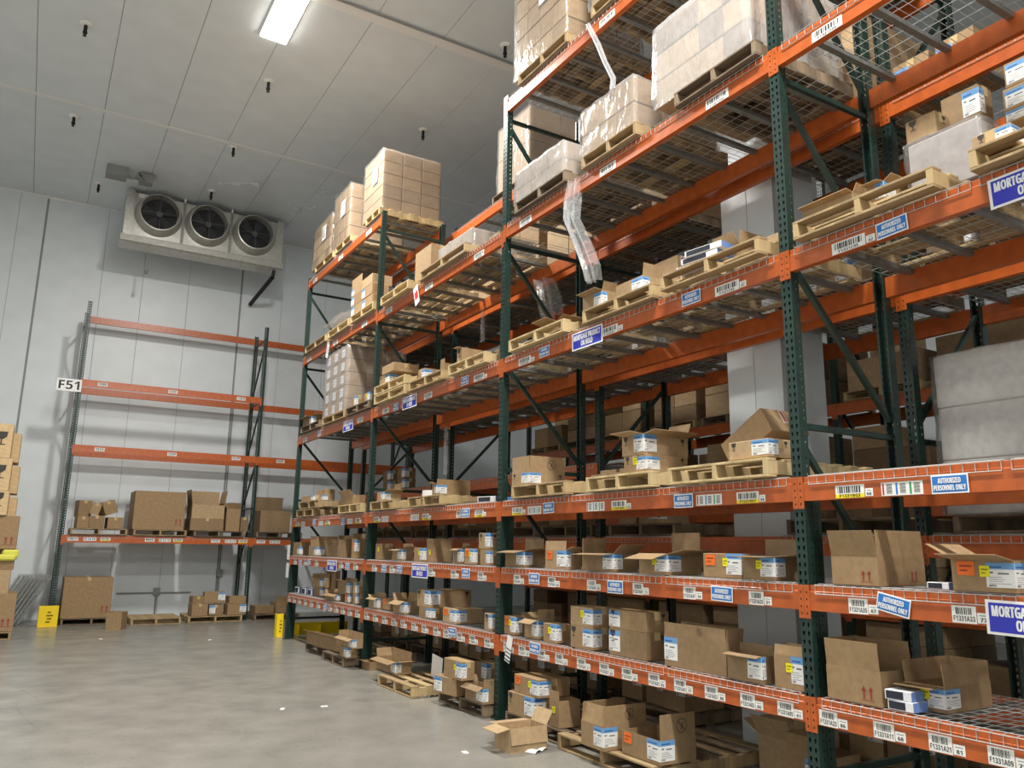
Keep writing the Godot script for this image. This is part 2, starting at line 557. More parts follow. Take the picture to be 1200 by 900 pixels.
# ---------- cartons ----------
var lab_cache := {}
func ship_label(w: float, h: float, wrap: float, sd: int) -> ArrayMesh:
	# a white label with a blue head that wraps round the near front corner: local origin on the corner, front part towards -z, side part towards +x
	var key := "%.2f_%.2f_%.2f_%d" % [w, h, wrap, sd]
	if lab_cache.has(key):
		return lab_cache[key]
	var b := MB.new()
	var r := RandomNumberGenerator.new()
	r.seed = sd
	for face in 2:
		var ww := w if face == 0 else wrap
		if ww < 0.02:
			continue
		var xf := Transform3D(ONX, Vector3(-0.0015, 0, -w)) if face == 0 else Transform3D(Basis(), Vector3(-0.0015, 0, 0.0015))
		var f := MB.new()
		rect(f, 0, 0, ww + (0.0015 if face == 0 else 0.0), h, 0, lin(232, 232, 230))
		rect(f, 0, h * 0.74, ww, h, 0.0004, lin(104, 156, 206))
		rect(f, ww * 0.1, h * 0.8, ww * (0.5 + r.randf() * 0.3), h * 0.86, 0.0007, lin(40, 90, 160))
		rect(f, ww * 0.1, h * 0.57, ww * 0.26, h * 0.64, 0.0004, lin(110, 110, 114))
		rect(f, ww * 0.42, h * 0.54, ww * 0.8, h * 0.6, 0.0004, lin(100, 100, 104))
		for q in 4:
			rect(f, ww * 0.1, h * (0.4 - q * 0.085), ww * (0.5 + r.randf() * 0.42), h * (0.43 - q * 0.085), 0.0004, lin(168, 168, 172))
		barcode(f, ww * 0.08, h * 0.04, ww * 0.34, h * 0.12, 0.0004, sd)
		for i in f.v.size():
			b.v.append(xf * f.v[i])
			b.n.append(xf.basis * f.n[i])
			b.c.append(f.c[i])
			b.t.append(i + (b.v.size() - 1 - i))
	lab_cache[key] = b.mesh()
	return lab_cache[key]
func print_glass(s: float) -> ArrayMesh:
	var b := MB.new()
	var k := lin(58, 50, 44)
	b.quad(Vector3(-0.4, 1, 0) * s, Vector3(0.4, 1, 0) * s, Vector3(0.36, 0.6, 0) * s, Vector3(-0.36, 0.6, 0) * s, Vector3(0, 0, 1), k)
	b.quad(Vector3(-0.36, 0.6, 0) * s, Vector3(0.36, 0.6, 0) * s, Vector3(0.12, 0.4, 0) * s, Vector3(-0.12, 0.4, 0) * s, Vector3(0, 0, 1), k)
	rect(b, -0.05 * s, 0, 0.05 * s, 0.42 * s, 0, k)
	rect(b, -0.3 * s, -0.06 * s, 0.3 * s, 0.02 * s, 0, k)
	return b.mesh()
func print_arrows(s: float, red := true) -> ArrayMesh:
	var b := MB.new()
	var k := lin(150, 66, 50) if red else lin(60, 52, 46)
	for x in [-0.3, 0.3]:
		rect(b, (x - 0.08) * s, 0.12 * s, (x + 0.08) * s, 0.75 * s, 0, k)
		b.tri(Vector3(x - 0.2, 0.7, 0) * s, Vector3(x + 0.2, 0.7, 0) * s, Vector3(x, 1.05, 0) * s, Vector3(0, 0, 1), k)
	rect(b, -0.6 * s, 0, 0.6 * s, 0.06 * s, 0, k)
	return b.mesh()
func print_no(s: float) -> ArrayMesh:
	# a crossed-out ring
	var b := MB.new()
	var k := lin(70, 58, 46)
	for i in 24:
		var a0 := TAU * i / 24
		var a1 := TAU * (i + 1) / 24
		var p := Vector3(cos(a0), sin(a0), 0)
		var q := Vector3(cos(a1), sin(a1), 0)
		b.quad(p * s, q * s, q * s * 0.88, p * s * 0.88, Vector3(0, 0, 1), k)
	var d := Vector3(0.7, -0.7, 0)
	var e := Vector3(0.05, 0.05, 0)
	b.quad((d + e) * s, (d - e) * s, (-d - e) * s, (-d + e) * s, Vector3(0, 0, 1), k)
	b.quad(Vector3(-0.08, -0.5, 0) * s, Vector3(0.1, -0.5, 0) * s, Vector3(0.3, 0.45, 0) * s, Vector3(0.12, 0.5, 0) * s, Vector3(0, 0, 1), k)
	return b.mesh()
func quad_print(w: float, h: float, col: Color, line := Color(0, 0, 0, 0)) -> ArrayMesh:
	var b := MB.new()
	rect(b, 0, 0, w, h, 0, col)
	if line.a > 0:
		rect(b, w * 0.15, h * 0.6, w * 0.85, h * 0.72, 0.0004, line)
		rect(b, w * 0.15, h * 0.3, w * 0.6, h * 0.4, 0.0004, line)
	return b.mesh()
# The node stands at the middle of the carton's base; d = depth (x), w = width (z). flaps: [front, near, back, far] angles from upright, outwards; 999 = none; [] = taped shut.
# marks: l wrap label, L label on the front only at its far end, y yellow sticker, o orange sticker, g glass, a red arrows, n crossed ring on the near flap or side, f same on the front flap, t white tape
func carton(label: String, at: Vector3, d: float, h: float, w: float, turn: float, flaps: Array, marks: String, tone: int, group := "", called := "cardboard_box", tilt := Vector3.ZERO) -> Node3D:
	var t := thing(called, label, "box", at, turn, group)
	if tilt != Vector3.ZERO:
		t.rotation = Vector3(tilt.x, turn, tilt.z)
	var mat: Material = M.card[tone % 5]
	var b := MB.new()
	var hx2 := d / 2
	var hw := w / 2
	if flaps.is_empty():
		b.cbox(Vector3(-hx2, 0, -hw), Vector3(hx2, h, hw), 0.004)
		part("body", b.mesh(), mat, t)
		var tp := MB.new()
		if w >= d:
			tp.box(Vector3(-0.03, h, -hw - 0.001), Vector3(0.03, h + 0.001, hw + 0.001))
			tp.box(Vector3(-0.03, h - 0.06, hw), Vector3(0.03, h, hw + 0.001))
		else:
			tp.box(Vector3(-hx2 - 0.001, h, -0.03), Vector3(hx2 + 0.001, h + 0.001, 0.03))
			tp.box(Vector3(-hx2 - 0.001, h - 0.06, -0.03), Vector3(-hx2, h, 0.03))
		part("packing_tape", tp.mesh(), M.tape, t)
	else:
		var k := 0.005
		b.box(Vector3(-hx2, 0, -hw), Vector3(hx2, k, hw))
		b.box(Vector3(-hx2, k, -hw), Vector3(-hx2 + k, h, hw))
		b.box(Vector3(hx2 - k, k, -hw), Vector3(hx2, h, hw))
		b.box(Vector3(-hx2 + k, k, -hw), Vector3(hx2 - k, h, -hw + k))
		b.box(Vector3(-hx2 + k, k, hw - k), Vector3(hx2 - k, h, hw))
		part("body", b.mesh(), mat, t)
		var half := minf(d, w) * 0.5
		var dirs := [Vector3(-1, 0, 0), Vector3(0, 0, 1), Vector3(1, 0, 0), Vector3(0, 0, -1)]
		for i in 4:
			if flaps[i] > 900:
				continue
			var o: Vector3 = dirs[i]
			var along := w if i % 2 == 0 else d
			var hinge := o * ((hx2 if i % 2 == 0 else hw) - k / 2) + Vector3(0, h, 0)
			var a := deg_to_rad(flaps[i])
			var up2 := (Vector3.UP * cos(a) + o * sin(a)).normalized()
			var side := up2.cross(o * cos(a) - Vector3.UP * sin(a)).normalized()
			var bs := Basis(side, up2, side.cross(up2))
			var fl := MB.new()
			fl.box(Vector3(-along / 2 + 0.004, 0.0, -0.002), Vector3(along / 2 - 0.004, half, 0.002))
			var fo := part("flap", fl.mesh(), mat, t, Transform3D(bs, hinge))
			if ("n" in marks and i == 1) or ("f" in marks and i == 0):
				var flip := bs.z.dot(o) < 0
				part("print", print_no(half * 0.3), M.print, fo, Transform3D(Basis(Vector3.UP, PI if flip else 0.0), Vector3(0.1 * along * (-1 if flip else 1), half * 0.5, -0.003 if flip else 0.003)))
	var lw := minf(0.13, w * 0.42)
	var lh := minf(0.15, h * 0.8)
	if "l" in marks:
		part("shipping_label", ship_label(snappedf(lw, 0.02), snappedf(lh, 0.02), snappedf(minf(0.13, d * 0.4), 0.02), rng.randi() % 5), M.print, t, Transform3D(Basis(), Vector3(-hx2, maxf(0.004, (h - lh) * 0.75), hw)))
	if "L" in marks:
		part("shipping_label", ship_label(snappedf(lw, 0.02), snappedf(lh, 0.02), 0.0, rng.randi() % 5), M.print, t, Transform3D(Basis(), Vector3(-hx2, maxf(0.004, (h - lh) * 0.6), -hw + lw + 0.01)))
	if "y" in marks:
		part("yellow_sticker", quad_print(0.05, 0.055, lin(236, 226, 20), lin(120, 130, 20)), M.print, t, Transform3D(ONX, Vector3(-hx2 - 0.003, maxf(0.01, h * 0.6 - 0.02), hw - lw - 0.04)))
	if "o" in marks:
		part("orange_sticker", quad_print(minf(0.09, w * 0.3), minf(0.09, h * 0.45), lin(238, 112, 34), lin(150, 50, 20)), M.print, t, Transform3D(ONX, Vector3(-hx2 - 0.003, h * 0.5, -hw + 0.03)))
	if "g" in marks:
		part("print", print_glass(minf(0.09, h * 0.4)), M.print, t, Transform3D(ONX, Vector3(-hx2 - 0.002, h * 0.55, -hw + 0.05)))
		part("print", print_glass(minf(0.06, h * 0.3)), M.print, t, Transform3D(Basis(), Vector3(hx2 - 0.06, h * 0.6, hw + 0.002)))
	if "a" in marks:
		part("print", print_arrows(minf(0.14, h * 0.4)), M.print, t, Transform3D(ONX, Vector3(-hx2 - 0.002, h * 0.12, hw - minf(0.12, w * 0.25))))
		part("print", print_arrows(minf(0.14, h * 0.4)), M.print, t, Transform3D(Basis(), Vector3(hx2 - minf(0.12, d * 0.25), h * 0.12, hw + 0.002)))
	if "n" in marks and flaps.is_empty():
		part("print", print_no(minf(0.08, h * 0.3)), M.print, t, Transform3D(Basis(), Vector3(0.05, h * 0.6, hw + 0.002)))
	if "t" in marks:
		var tp2 := MB.new()
		tp2.box(Vector3(-0.025, h, -hw - 0.002), Vector3(0.025, h + 0.002, hw + 0.002), lin(236, 226, 222))
		tp2.box(Vector3(-0.025, h * 0.4, hw), Vector3(0.025, h, hw + 0.002), lin(236, 226, 222))
		rect(tp2, -0.012, h * 0.45, 0.012, h * 0.95, hw + 0.0024, lin(210, 110, 100))
		part("printed_tape", tp2.mesh(), M.print, t)
	return t
func what(flaps: Array, marks: String) -> String:
	var s := "closed" if flaps.is_empty() else "open"
	if "o" in marks: return s + " carton with orange sticker"
	if "y" in marks: return s + " carton with yellow sticker"
	if "a" in marks: return s + " carton with red arrows"
	if "n" in marks or "f" in marks: return s + " carton with crossed-ring print"
	if "l" in marks or "L" in marks: return s + " carton with blue-white label"
	return s + " plain brown carton"
func next_of(key: String) -> String:
	var k: int = counts.get(key, 0)
	counts[key] = k + 1
	return ORD[mini(k, 15)]
# trims a box against what already stands (smallest push first) and remembers it
func fit(lo: Vector3, hi: Vector3, keep := true) -> Array:
	for pass_no in 2:
		for s in solids:
			var a: Vector3 = s[0]
			var b: Vector3 = s[1]
			if lo.x < b.x - 0.001 and hi.x > a.x + 0.001 and lo.y < b.y - 0.001 and hi.y > a.y + 0.001 and lo.z < b.z - 0.001 and hi.z > a.z + 0.001:
				var push := [b.z - lo.z, hi.z - a.z, b.x - lo.x, hi.x - a.x, b.y - lo.y]
				var best := 0
				for k in 5:
					if push[k] < push[best]:
						best = k
				match best:
					0: lo.z = minf(b.z + 0.003, hi.z - 0.08)
					1: hi.z = maxf(a.z - 0.003, lo.z + 0.08)
					2: lo.x = minf(b.x + 0.003, hi.x - 0.08)
					3: hi.x = maxf(a.x - 0.003, lo.x + 0.08)
					4: lo.y = minf(b.y + 0.001, hi.y - 0.04)
	if keep:
		solids.append([lo, hi])
	return [lo, hi]
func in_bay(b: int, z0: float, z1: float) -> Vector2:
	return Vector2(maxf(z0, Z0 - BAY * (b + 1) + 0.046), minf(z1, Z0 - BAY * b - 0.046))
# Cartons on the main rack, from photo pixels: far edge, near corner and far side edge of the two faces seen, and the top at the corner.
# [bay, level, inset from the rack front, px0, px1, px2, ytop, base (metres over the shelf, or the pixel of the base if over 10), flaps, marks, tone]
func shelf_cartons(rows: Array) -> void:
	for r in rows:
		var X: float = XF + r[2]
		var y0: float = LEV[r[1]] + 0.014
		var base: float = y0 + r[7] if r[7] < 10 else hx(r[4], r[7], X).y
		var z1 := hx(r[4], r[6], X).z
		var yb := pix(Vector3(X, base, z1)).y
		var ym: float = (r[6] + yb) / 2
		z1 = hx(r[4], ym, X).z
		var top := hx(r[4], r[6], X).y
		var z0 := hx(r[3], ym, X).z
		var x2 := hz(r[5], ym, z1).x
		var h := clampf(top - base, 0.05, 1.3)
		var d := clampf(x2 - X, 0.12, 1.05)
		var w := clampf(z1 - z0, 0.12, 1.4)
		var lb := "%s, %s along the %s, %s from back wall" % [what(r[8], r[9]), next_of("c%d_%d" % [r[0], r[1]]), SHELF[r[1]], bay_name(r[0])]
		var lo2 := Vector3(X, base, z1 - w)
		var hi2 := Vector3(X + d, base + h, z1)
		if r[2] < 0.16:
			var zz := in_bay(r[0], lo2.z, hi2.z)
			lo2.z = zz.x
			hi2.z = zz.y
		var bx := fit(lo2, hi2)
		var sz: Vector3 = bx[1] - bx[0]
		carton(lb, Vector3((bx[0].x + bx[1].x) / 2, bx[0].y, (bx[0].z + bx[1].z) / 2), sz.x, sz.y, sz.z, 0.0, r[8], r[9], r[10], "cartons on the main rack")
# ---------- pallets ----------
func pallet(label: String, at: Vector3, d: float, w: float, tone: int, group: String, turn := 0.0, tilt := Vector3.ZERO) -> Node3D:
	# stringers along x, boards along z; node in the middle of the base
	var t := thing("wooden_pallet", label, "pallet", at, turn, group)
	if tilt != Vector3.ZERO:
		t.rotation = Vector3(tilt.x, turn, tilt.z)
	var mats := [M.wood[tone % 5], M.wood[(tone + 1) % 5]]
	d = snappedf(d, 0.05)
	w = snappedf(w, 0.05)
	for s in [-1, 0, 1]:
		piece("stringer", Vector3(d, 0.09, 0.038), Vector3(0, 0.063, s * (w / 2 - 0.02)), mats[0], t)
	for i in 7:
		var x := -d / 2 + 0.045 + (d - 0.09) * i / 6.0
		piece("deck_board", Vector3(0.09, 0.016, w), Vector3(x, 0.116, 0), mats[(i * 3 + tone) % 2], t)
	for i in 4:
		var x := -d / 2 + 0.045 + (d - 0.09) * i / 3.0
		piece("bottom_board", Vector3(0.09, 0.016, w), Vector3(x, 0.009, 0), mats[(i + tone) % 2], t)
	return t
# [bay, level, px0, px1, overhang in front of the beam, metres over the shelf, tone]
func shelf_pallets(rows: Array) -> void:
	for r in rows:
		var X: float = XF - r[4]
		var y: float = LEV[r[1]] + 0.014 + r[5]
		var zz := hx(r[2], 500, X).z
		var g0 := pix(Vector3(X, y + 0.06, zz)).y
		zz = hx(r[2], g0, X).z
		zz = hx(r[2], pix(Vector3(X, y + 0.06, zz)).y, X).z
		var z1 := hx(r[3], 500, X).z
		for k in 3:
			z1 = hx(r[3], pix(Vector3(X, y + 0.06, z1)).y, X).z
			zz = hx(r[2], pix(Vector3(X, y + 0.06, zz)).y, X).z
		var zb := in_bay(r[0], minf(zz, z1 - 0.6), z1)
		zz = zb.x
		z1 = zb.y
		var w := floorf(clampf(z1 - zz, 0.6, 1.3) * 20.0) / 20.0
		var d := 1.1
		var lb := "%s wooden pallet, %s along the %s, %s from back wall" % [["fresh pale", "pale yellow", "light brown", "weathered grey-brown", "dark weathered"][r[6]], next_of("p%d_%d" % [r[0], r[1]]), SHELF[r[1]], bay_name(r[0])]
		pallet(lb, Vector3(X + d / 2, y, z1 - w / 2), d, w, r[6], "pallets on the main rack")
# a load of cartons under stretch film; node at the middle of its base
func film_shell(d: float, h: float, w: float, amp: float, sd: int, top := true) -> ArrayMesh:
	var f := FastNoiseLite.new()
	f.seed = sd
	f.frequency = 2.2
	var b := MB.new()
	var st := SurfaceTool.new()
	st.begin(Mesh.PRIMITIVE_TRIANGLES)
	var n := 14
	var faces := [[Vector3(-1, 0, 0), Vector3(0, 0, 1), Vector3(0, 1, 0)], [Vector3(1, 0, 0), Vector3(0, 0, -1), Vector3(0, 1, 0)], [Vector3(0, 0, 1), Vector3(1, 0, 0), Vector3(0, 1, 0)], [Vector3(0, 0, -1), Vector3(-1, 0, 0), Vector3(0, 1, 0)]]
	if top:
		faces.append([Vector3(0, 1, 0), Vector3(1, 0, 0), Vector3(0, 0, -1)])
	var sz := Vector3(d / 2 + 0.008, h / 2 + 0.004, w / 2 + 0.008)
	for fc in faces:
		for i in n:
			for j in n:
				var q := []
				for k in [[0, 0], [1, 0], [1, 1], [0, 1]]:
					var u: float = (i + k[0]) * 2.0 / n - 1.0
					var vv: float = (j + k[1]) * 2.0 / n - 1.0
					var p: Vector3 = (fc[0] + fc[1] * u + fc[2] * vv) * sz
					var e := absf(f.get_noise_3d(p.x * 1.3, p.y * 0.7, p.z * 1.3)) * amp
					var o: Vector3 = p + Vector3(p.x / sz.x, maxf(0.0, 0.3 * p.y / sz.y), p.z / sz.z) * e
					q.append(o + Vector3(0, h / 2, 0))
				for k in [0, 2, 1, 0, 3, 2]:
					st.set_smooth_group(0)
					st.add_vertex(q[k])
	st.index()
	st.generate_normals()
	return st.commit()
func wrapped_stack(called: String, label: String, at: Vector3, d: float, h: float, w: float, nd: int, nh: int, nw: int, film: int, tone: int, sd: int, paper := false, group := "wrapped loads", gaps := 0.0, tagged := false) -> Node3D:
	var t := thing(called, label, "pallet load", at, 0, group)
	solids.append([at - Vector3(d / 2 + 0.02, 0, w / 2 + 0.02), at + Vector3(d / 2 + 0.02, h + 0.01, w / 2 + 0.02)])
	var cd := d / nd
	var ch := h / nh
	var cw := w / nw
	var r := RandomNumberGenerator.new()
	r.seed = sd
	for j in nh:
		for i in nd:
			for k in nw:
				if i > 0 and i < nd - 1 and k > 0 and k < nw - 1 and j < nh - 1:
					continue
				if j == nh - 1 and r.randf() < gaps:
					continue
				var shift := (0.0 if j % 2 == 0 else 0.002)
				piece("carton", Vector3(snappedf(cd - 0.006, 0.005), snappedf(ch - 0.004, 0.005), snappedf(cw - 0.006, 0.005)), Vector3(-d / 2 + cd * (i + 0.5) + shift, ch * (j + 0.5), -w / 2 + cw * (k + 0.5) + shift), M.card[(tone + r.randi() % 2) % 5] if tone < 10 else (M.greybox if tone < 13 else M.greylilac), t, Vector3.ZERO, 0.008)
	if tagged:
		var lm := quad_print(minf(0.16, cw * 0.5), ch * 0.6, lin(226, 228, 232), lin(150, 160, 190))
		for j in nh:
			for k in nw:
				part("shipping_label", lm, M.print, t, Transform3D(ONX, Vector3(-d / 2 - 0.002, ch * (j + 0.2), -w / 2 + cw * (k + 0.25))))
	if film >= 0:
		part("stretch_film", film_shell(d, h, w, 0.03, sd), M.film[film], t)
	if paper:
		var b := MB.new()
		rect(b, -0.11, 0, 0.11, 0.28, 0, lin(235, 236, 238))
		for q in 6:
			rect(b, -0.08, 0.05 + q * 0.035, 0.02 + 0.05 * r.randf(), 0.06 + q * 0.035, 0.0005, lin(110, 120, 150))
		part("paper_sheet", b.mesh(), M.print, t, Transform3D(ONX, Vector3(-d / 2 - 0.016, h * 0.52, w * 0.12)))
	return t
# [px0, px1, px2, pixel of the base at the corner, ytop, base height, flaps, marks, tone, turn degrees, label]
func floor_cartons(rows: Array) -> void:
	for r in rows:
		var c := hy(r[1], r[3], r[5])
		var ym: float = (r[3] + r[4]) / 2.0
		var z0 := hx(r[0], ym, c.x).z
		var x2 := hz(r[2], ym, c.z).x
		var h := clampf(hx(r[1], r[4], c.x).y - c.y, 0.05, 1.2)
		var w := clampf(c.z - z0, 0.15, 1.2)
		var d := clampf(x2 - c.x, 0.15, 1.0)
		if r[5] > 0.2:       # stands on the carton before it in the list
			var below: Array = solids[-1]
			var X: float = below[0].x + 0.02
			r[5] = below[1].y + 0.001
			c = hx(r[1], ym, X)
			z0 = hx(r[0], ym, X).z
			x2 = hz(r[2], ym, c.z).x
			h = clampf(hx(r[1], r[4], X).y - r[5], 0.12, 0.5)
			w = clampf(c.z - z0, 0.15, 1.2)
			d = clampf(x2 - X, 0.15, 1.0)
		var bx := fit(Vector3(c.x, r[5], c.z - w), Vector3(c.x + d, r[5] + h, c.z))
		var sz: Vector3 = bx[1] - bx[0]
		carton(r[10], Vector3((bx[0].x + bx[1].x) / 2, bx[0].y, (bx[0].z + bx[1].z) / 2), sz.x, sz.y, sz.z, deg_to_rad(r[9]), r[6], r[7], r[8], "cartons on the floor")

func slab(called: String, lo: Vector3, hi: Vector3, mat: Material) -> MeshInstance3D:
	var b := MB.new()
	b.box(lo, hi)
	return struct(called, b.mesh(), mat)
func lamp(at: Vector3, label: String, energy: float) -> void:
	var t := thing("ceiling_light", label, "light", at, 0, "ceiling lights")
	var b := MB.new()
	b.cbox(Vector3(-0.22, -0.05, -0.66), Vector3(0.22, 0, 0.66), 0.01)
	part("housing", b.mesh(), M.white, t)
	var c := MB.new()
	c.cbox(Vector3(-0.2, -0.085, -0.63), Vector3(0.2, -0.051, 0.63), 0.01)
	part("lamp_diffuser", c.mesh(), M.lamp, t)
	var l := AreaLight3D.new()
	l.name = "area_light"
	l.area_size = Vector2(0.4, 1.26)
	l.area_normalize_energy = true
	l.light_energy = energy
	l.light_color = Color(1.0, 0.985, 0.96)
	l.shadow_enabled = true
	l.area_range = 40.0
	l.position = Vector3(0, -0.095, 0)
	l.rotation = Vector3(-PI / 2, 0, 0)
	t.add_child(l)
func sprinkler(at: Vector3, label: String) -> void:
	var t := thing("sprinkler_head", label, "sprinkler", at, 0, "sprinkler heads on the ceiling")
	var b := MB.new()
	b.lathe([[0.0, -0.03], [0.05, -0.028], [0.085, -0.012], [0.09, 0.0]], 16)
	part("escutcheon", b.mesh(), M.white, t)
	var c := MB.new()
	c.lathe([[0.026, -0.02], [0.026, -0.13], [0.034, -0.135], [0.034, -0.165], [0.018, -0.17], [0.018, -0.2], [0.03, -0.205], [0.0, -0.215]], 10)
	part("drop_nozzle", c.mesh(), M.black, t)

func _ready() -> void:
	rng.seed = 7
	# --- camera ---
	fw = Vector3(sin(CYAW) * cos(CPITCH), sin(CPITCH), -cos(CYAW) * cos(CPITCH))
	var r0 := Vector3(cos(CYAW), 0, sin(CYAW))
	var u0 := r0.cross(fw)
	rt = r0 * cos(CROLL) + u0 * sin(CROLL)
	up = u0 * cos(CROLL) - r0 * sin(CROLL)
	var cam := Camera3D.new()
	cam.name = "camera"
	cam.fov = rad_to_deg(2 * atan(450.0 / CF))
	cam.transform = Transform3D(Basis(rt, up, -fw), EYE)
	cam.near = 0.05
	cam.far = 120.0
	add_child(cam)
	cam.current = true
	# --- environment and exposure ---
	var we := WorldEnvironment.new()
	we.name = "environment"
	var env := Environment.new()
	env.background_mode = Environment.BG_COLOR
	env.background_color = Color(0, 0, 0)
	env.tonemap_mode = Environment.TONE_MAPPER_LINEAR
	env.tonemap_exposure = 2.3
	env.sdfgi_enabled = true
	env.ssao_enabled = true
	env.ssil_enabled = true
	we.environment = env
	add_child(we)
	make_materials()
	font = SystemFont.new()
	font.font_names = PackedStringArray(["Droid Sans"])
	fontb = SystemFont.new()
	fontb.font_names = PackedStringArray(["Droid Sans"])
	fontb.font_weight = 700
	# --- lights: rows of panels along the aisles ---
	for q in [[2.42, -10.85, "by the ceiling strip before the evaporator"], [2.42, -2.6, "over the aisle between cable strips"], [2.42, 4.2, "over the aisle behind"]]:
		lamp(Vector3(q[0], CEIL, q[1]), "long white ceiling light panel " + q[2], 34.0)
	build_setting()
	build_racks()
	build_items()

func build_setting() -> void:
	var x0 := -4.0
	var x1 := 16.0
	var z1 := 6.0
	slab("floor", Vector3(x0 - 0.3, -0.2, WALLZ - 0.3), Vector3(x1 + 0.3, 0, z1 + 0.3), M.floor)
	# ceiling of insulated panels with narrow open joints
	var ceil_o := slab("ceiling", Vector3(x0 - 0.3, CEIL + 0.012, WALLZ - 0.3), Vector3(x1 + 0.3, CEIL + 0.3, z1 + 0.3), M.seam)
	var x := 0.34 - 1.09 * 4
	var cuts := [z1, -0.05, -5.1, -10.22, -15.36, WALLZ]
	while x < x1:
		for k in cuts.size() - 1:
			var pn := MB.new()
			pn.cbox(Vector3(x + 0.004, CEIL, cuts[k + 1] + 0.004), Vector3(x + 1.086, CEIL + 0.02, cuts[k] - 0.004), 0.003)
			part("ceiling_panel", pn.mesh(), M.ceil, ceil_o)
		x += 1.09
	for k in [1, 2, 3, 4]:
		var b := MB.new()
		var wd := 0.05 if k == 4 else 0.11
		b.cbox(Vector3(x0, CEIL - 0.012, cuts[k] - wd), Vector3(x1, CEIL, cuts[k] + wd), 0.004)
		struct("trim_%d" % k, b.mesh(), M.strip)
		if k == 3:
			var c := MB.new()
			c.tube(Vector3(2.7, CEIL - 0.03, cuts[k] + wd + 0.03), Vector3(x1, CEIL - 0.03, cuts[k] + wd + 0.03), 0.018, 8)
			struct("trim_conduit", c.mesh(), M.grey)
	# walls
	var wb := slab("wall_back", Vector3(x0 - 0.3, 0, WALLZ - 0.3), Vector3(x1 + 0.3, CEIL, WALLZ - 0.012), M.seam)
	var joints := [x0, -3.3, -2.14, -0.98, hz(57, 236, WALLZ).x, hz(115, 360, WALLZ).x, hz(164, 360, WALLZ).x, hz(223, 320, WALLZ).x, hz(283, 340, WALLZ).x, hz(330, 360, WALLZ).x]
	var jx: float = joints[-1] + 1.16
	while jx < x1:
		joints.append(jx)
		jx += 1.16
	joints.append(x1)
	for k in joints.size() - 1:
		if joints[k + 1] - joints[k] < 0.05:
			continue
		var pn := MB.new()
		pn.cbox(Vector3(joints[k] + 0.003, 0.0, WALLZ - 0.02), Vector3(joints[k + 1] - 0.003, CEIL, WALLZ), 0.003)
		part("wall_panel", pn.mesh(), M.wall, wb)
	# the two wider joints carry a cover strip
	for jn in [4, 8]:
		var c := MB.new()
		c.box(Vector3(joints[jn] - 0.022, 0, WALLZ), Vector3(joints[jn] + 0.022, CEIL, WALLZ + 0.006))
		struct("trim_joint_%d" % jn, c.mesh(), M.grey)
	slab("wall_left", Vector3(x0 - 0.3, 0, WALLZ), Vector3(x0, CEIL, z1), M.wall2)
	slab("wall_right", Vector3(x1, 0, WALLZ), Vector3(x1 + 0.3, CEIL, z1), M.wall2)
	slab("wall_front", Vector3(x0, 0, z1), Vector3(x1, CEIL, z1 + 0.3), M.wall2)
	# corner cove at ceiling and wall
	var cv := MB.new()
	cv.box(Vector3(x0, CEIL - 0.05, WALLZ), Vector3(x1, CEIL, WALLZ + 0.02))
	struct("trim_cove", cv.mesh(), M.strip)
	# boxed column of white panels behind the first rack
	var ct := thing("boxed_column", "white panelled boxed column rising between the rear rack beams", "column", Vector3(5.86, 0, -5.0))
	for s in [[-0.26, -0.165, 0.32], [-0.26, 0.16, 0.32]]:
		piece("panel", Vector3(0.03, CEIL - 0.01, s[2]), Vector3(s[0], CEIL / 2, s[1]), M.wall2, ct, Vector3.ZERO, 0.003)
	for s in [-0.34, 0.34]:
		piece("panel", Vector3(0.5, CEIL - 0.01, 0.03), Vector3(0.0, CEIL / 2, s), M.wall2, ct, Vector3.ZERO, 0.003)
	piece("panel", Vector3(0.03, CEIL - 0.01, 0.64), Vector3(0.26, CEIL / 2, 0), M.wall2, ct, Vector3.ZERO, 0.003)
	piece("corner_angle", Vector3(0.05, CEIL - 0.02, 0.05), Vector3(-0.262, CEIL / 2, 0.348), M.grey, ct, Vector3.ZERO, 0.003)
	# conduits and boxes on the end wall
	var cd := thing("wall_conduit", "thin grey conduit with junction boxes low on the end wall", "conduit", Vector3(hz(256, 678, WALLZ).x, 0, WALLZ + 0.03))
	var b2 := MB.new()
	b2.tube(Vector3(0, 0.9, 0), Vector3(0, 5.2, 0), 0.014, 8)
	part("vertical_pipe", b2.mesh(), M.grey, cd)
	var lx := hz(135, 705, WALLZ).x - cd.position.x
	var rx := hz(222, 706, WALLZ).x - cd.position.x
	var bx := hz(182, 706, WALLZ).x - cd.position.x
	var b3 := MB.new()
	b3.tube(Vector3(lx, 0.52, 0), Vector3(rx, 0.52, 0), 0.016, 8)
	b3.tube(Vector3(bx, 0.05, 0), Vector3(bx, 0.5, 0), 0.02, 8)
	b3.tube(Vector3(0, 0.2, 0), Vector3(0, 0.9, 0), 0.02, 8)
	part("horizontal_pipe", b3.mesh(), M.grey, cd)
	piece("junction_box", Vector3(0.14, 0.16, 0.07), Vector3(bx, 0.55, 0.02), M.galv, cd)
	piece("junction_box", Vector3(0.14, 0.16, 0.07), Vector3(0, 0.95, 0.02), M.galv, cd)
	# sprinklers
	var names := ["near the light panel", "nearest the light panel on the rack side", "beyond the ceiling strip, left of evaporator row", "on the ceiling strip line before the evaporator", "beside the evaporator's junction box", "right above the evaporator", "beside the tall wrapped top-shelf load", "above the carton load on the top shelf"]
	var sp := [[101, 28], [315, 95], [87, 136], [274, 172], [116, 215], [248, 224], [592, 53], [496, 152]]
	var sl := ["alone between the first two ceiling seams before the strip", "closest to the glowing light panel", "just past the ceiling strip, far from evaporator", "just past the ceiling strip, above the evaporator", "beside the evaporator junction box", "touching the evaporator's middle fan from above", "beside the film-wrapped load on the top shelf", "above the carton load on the top shelf"]
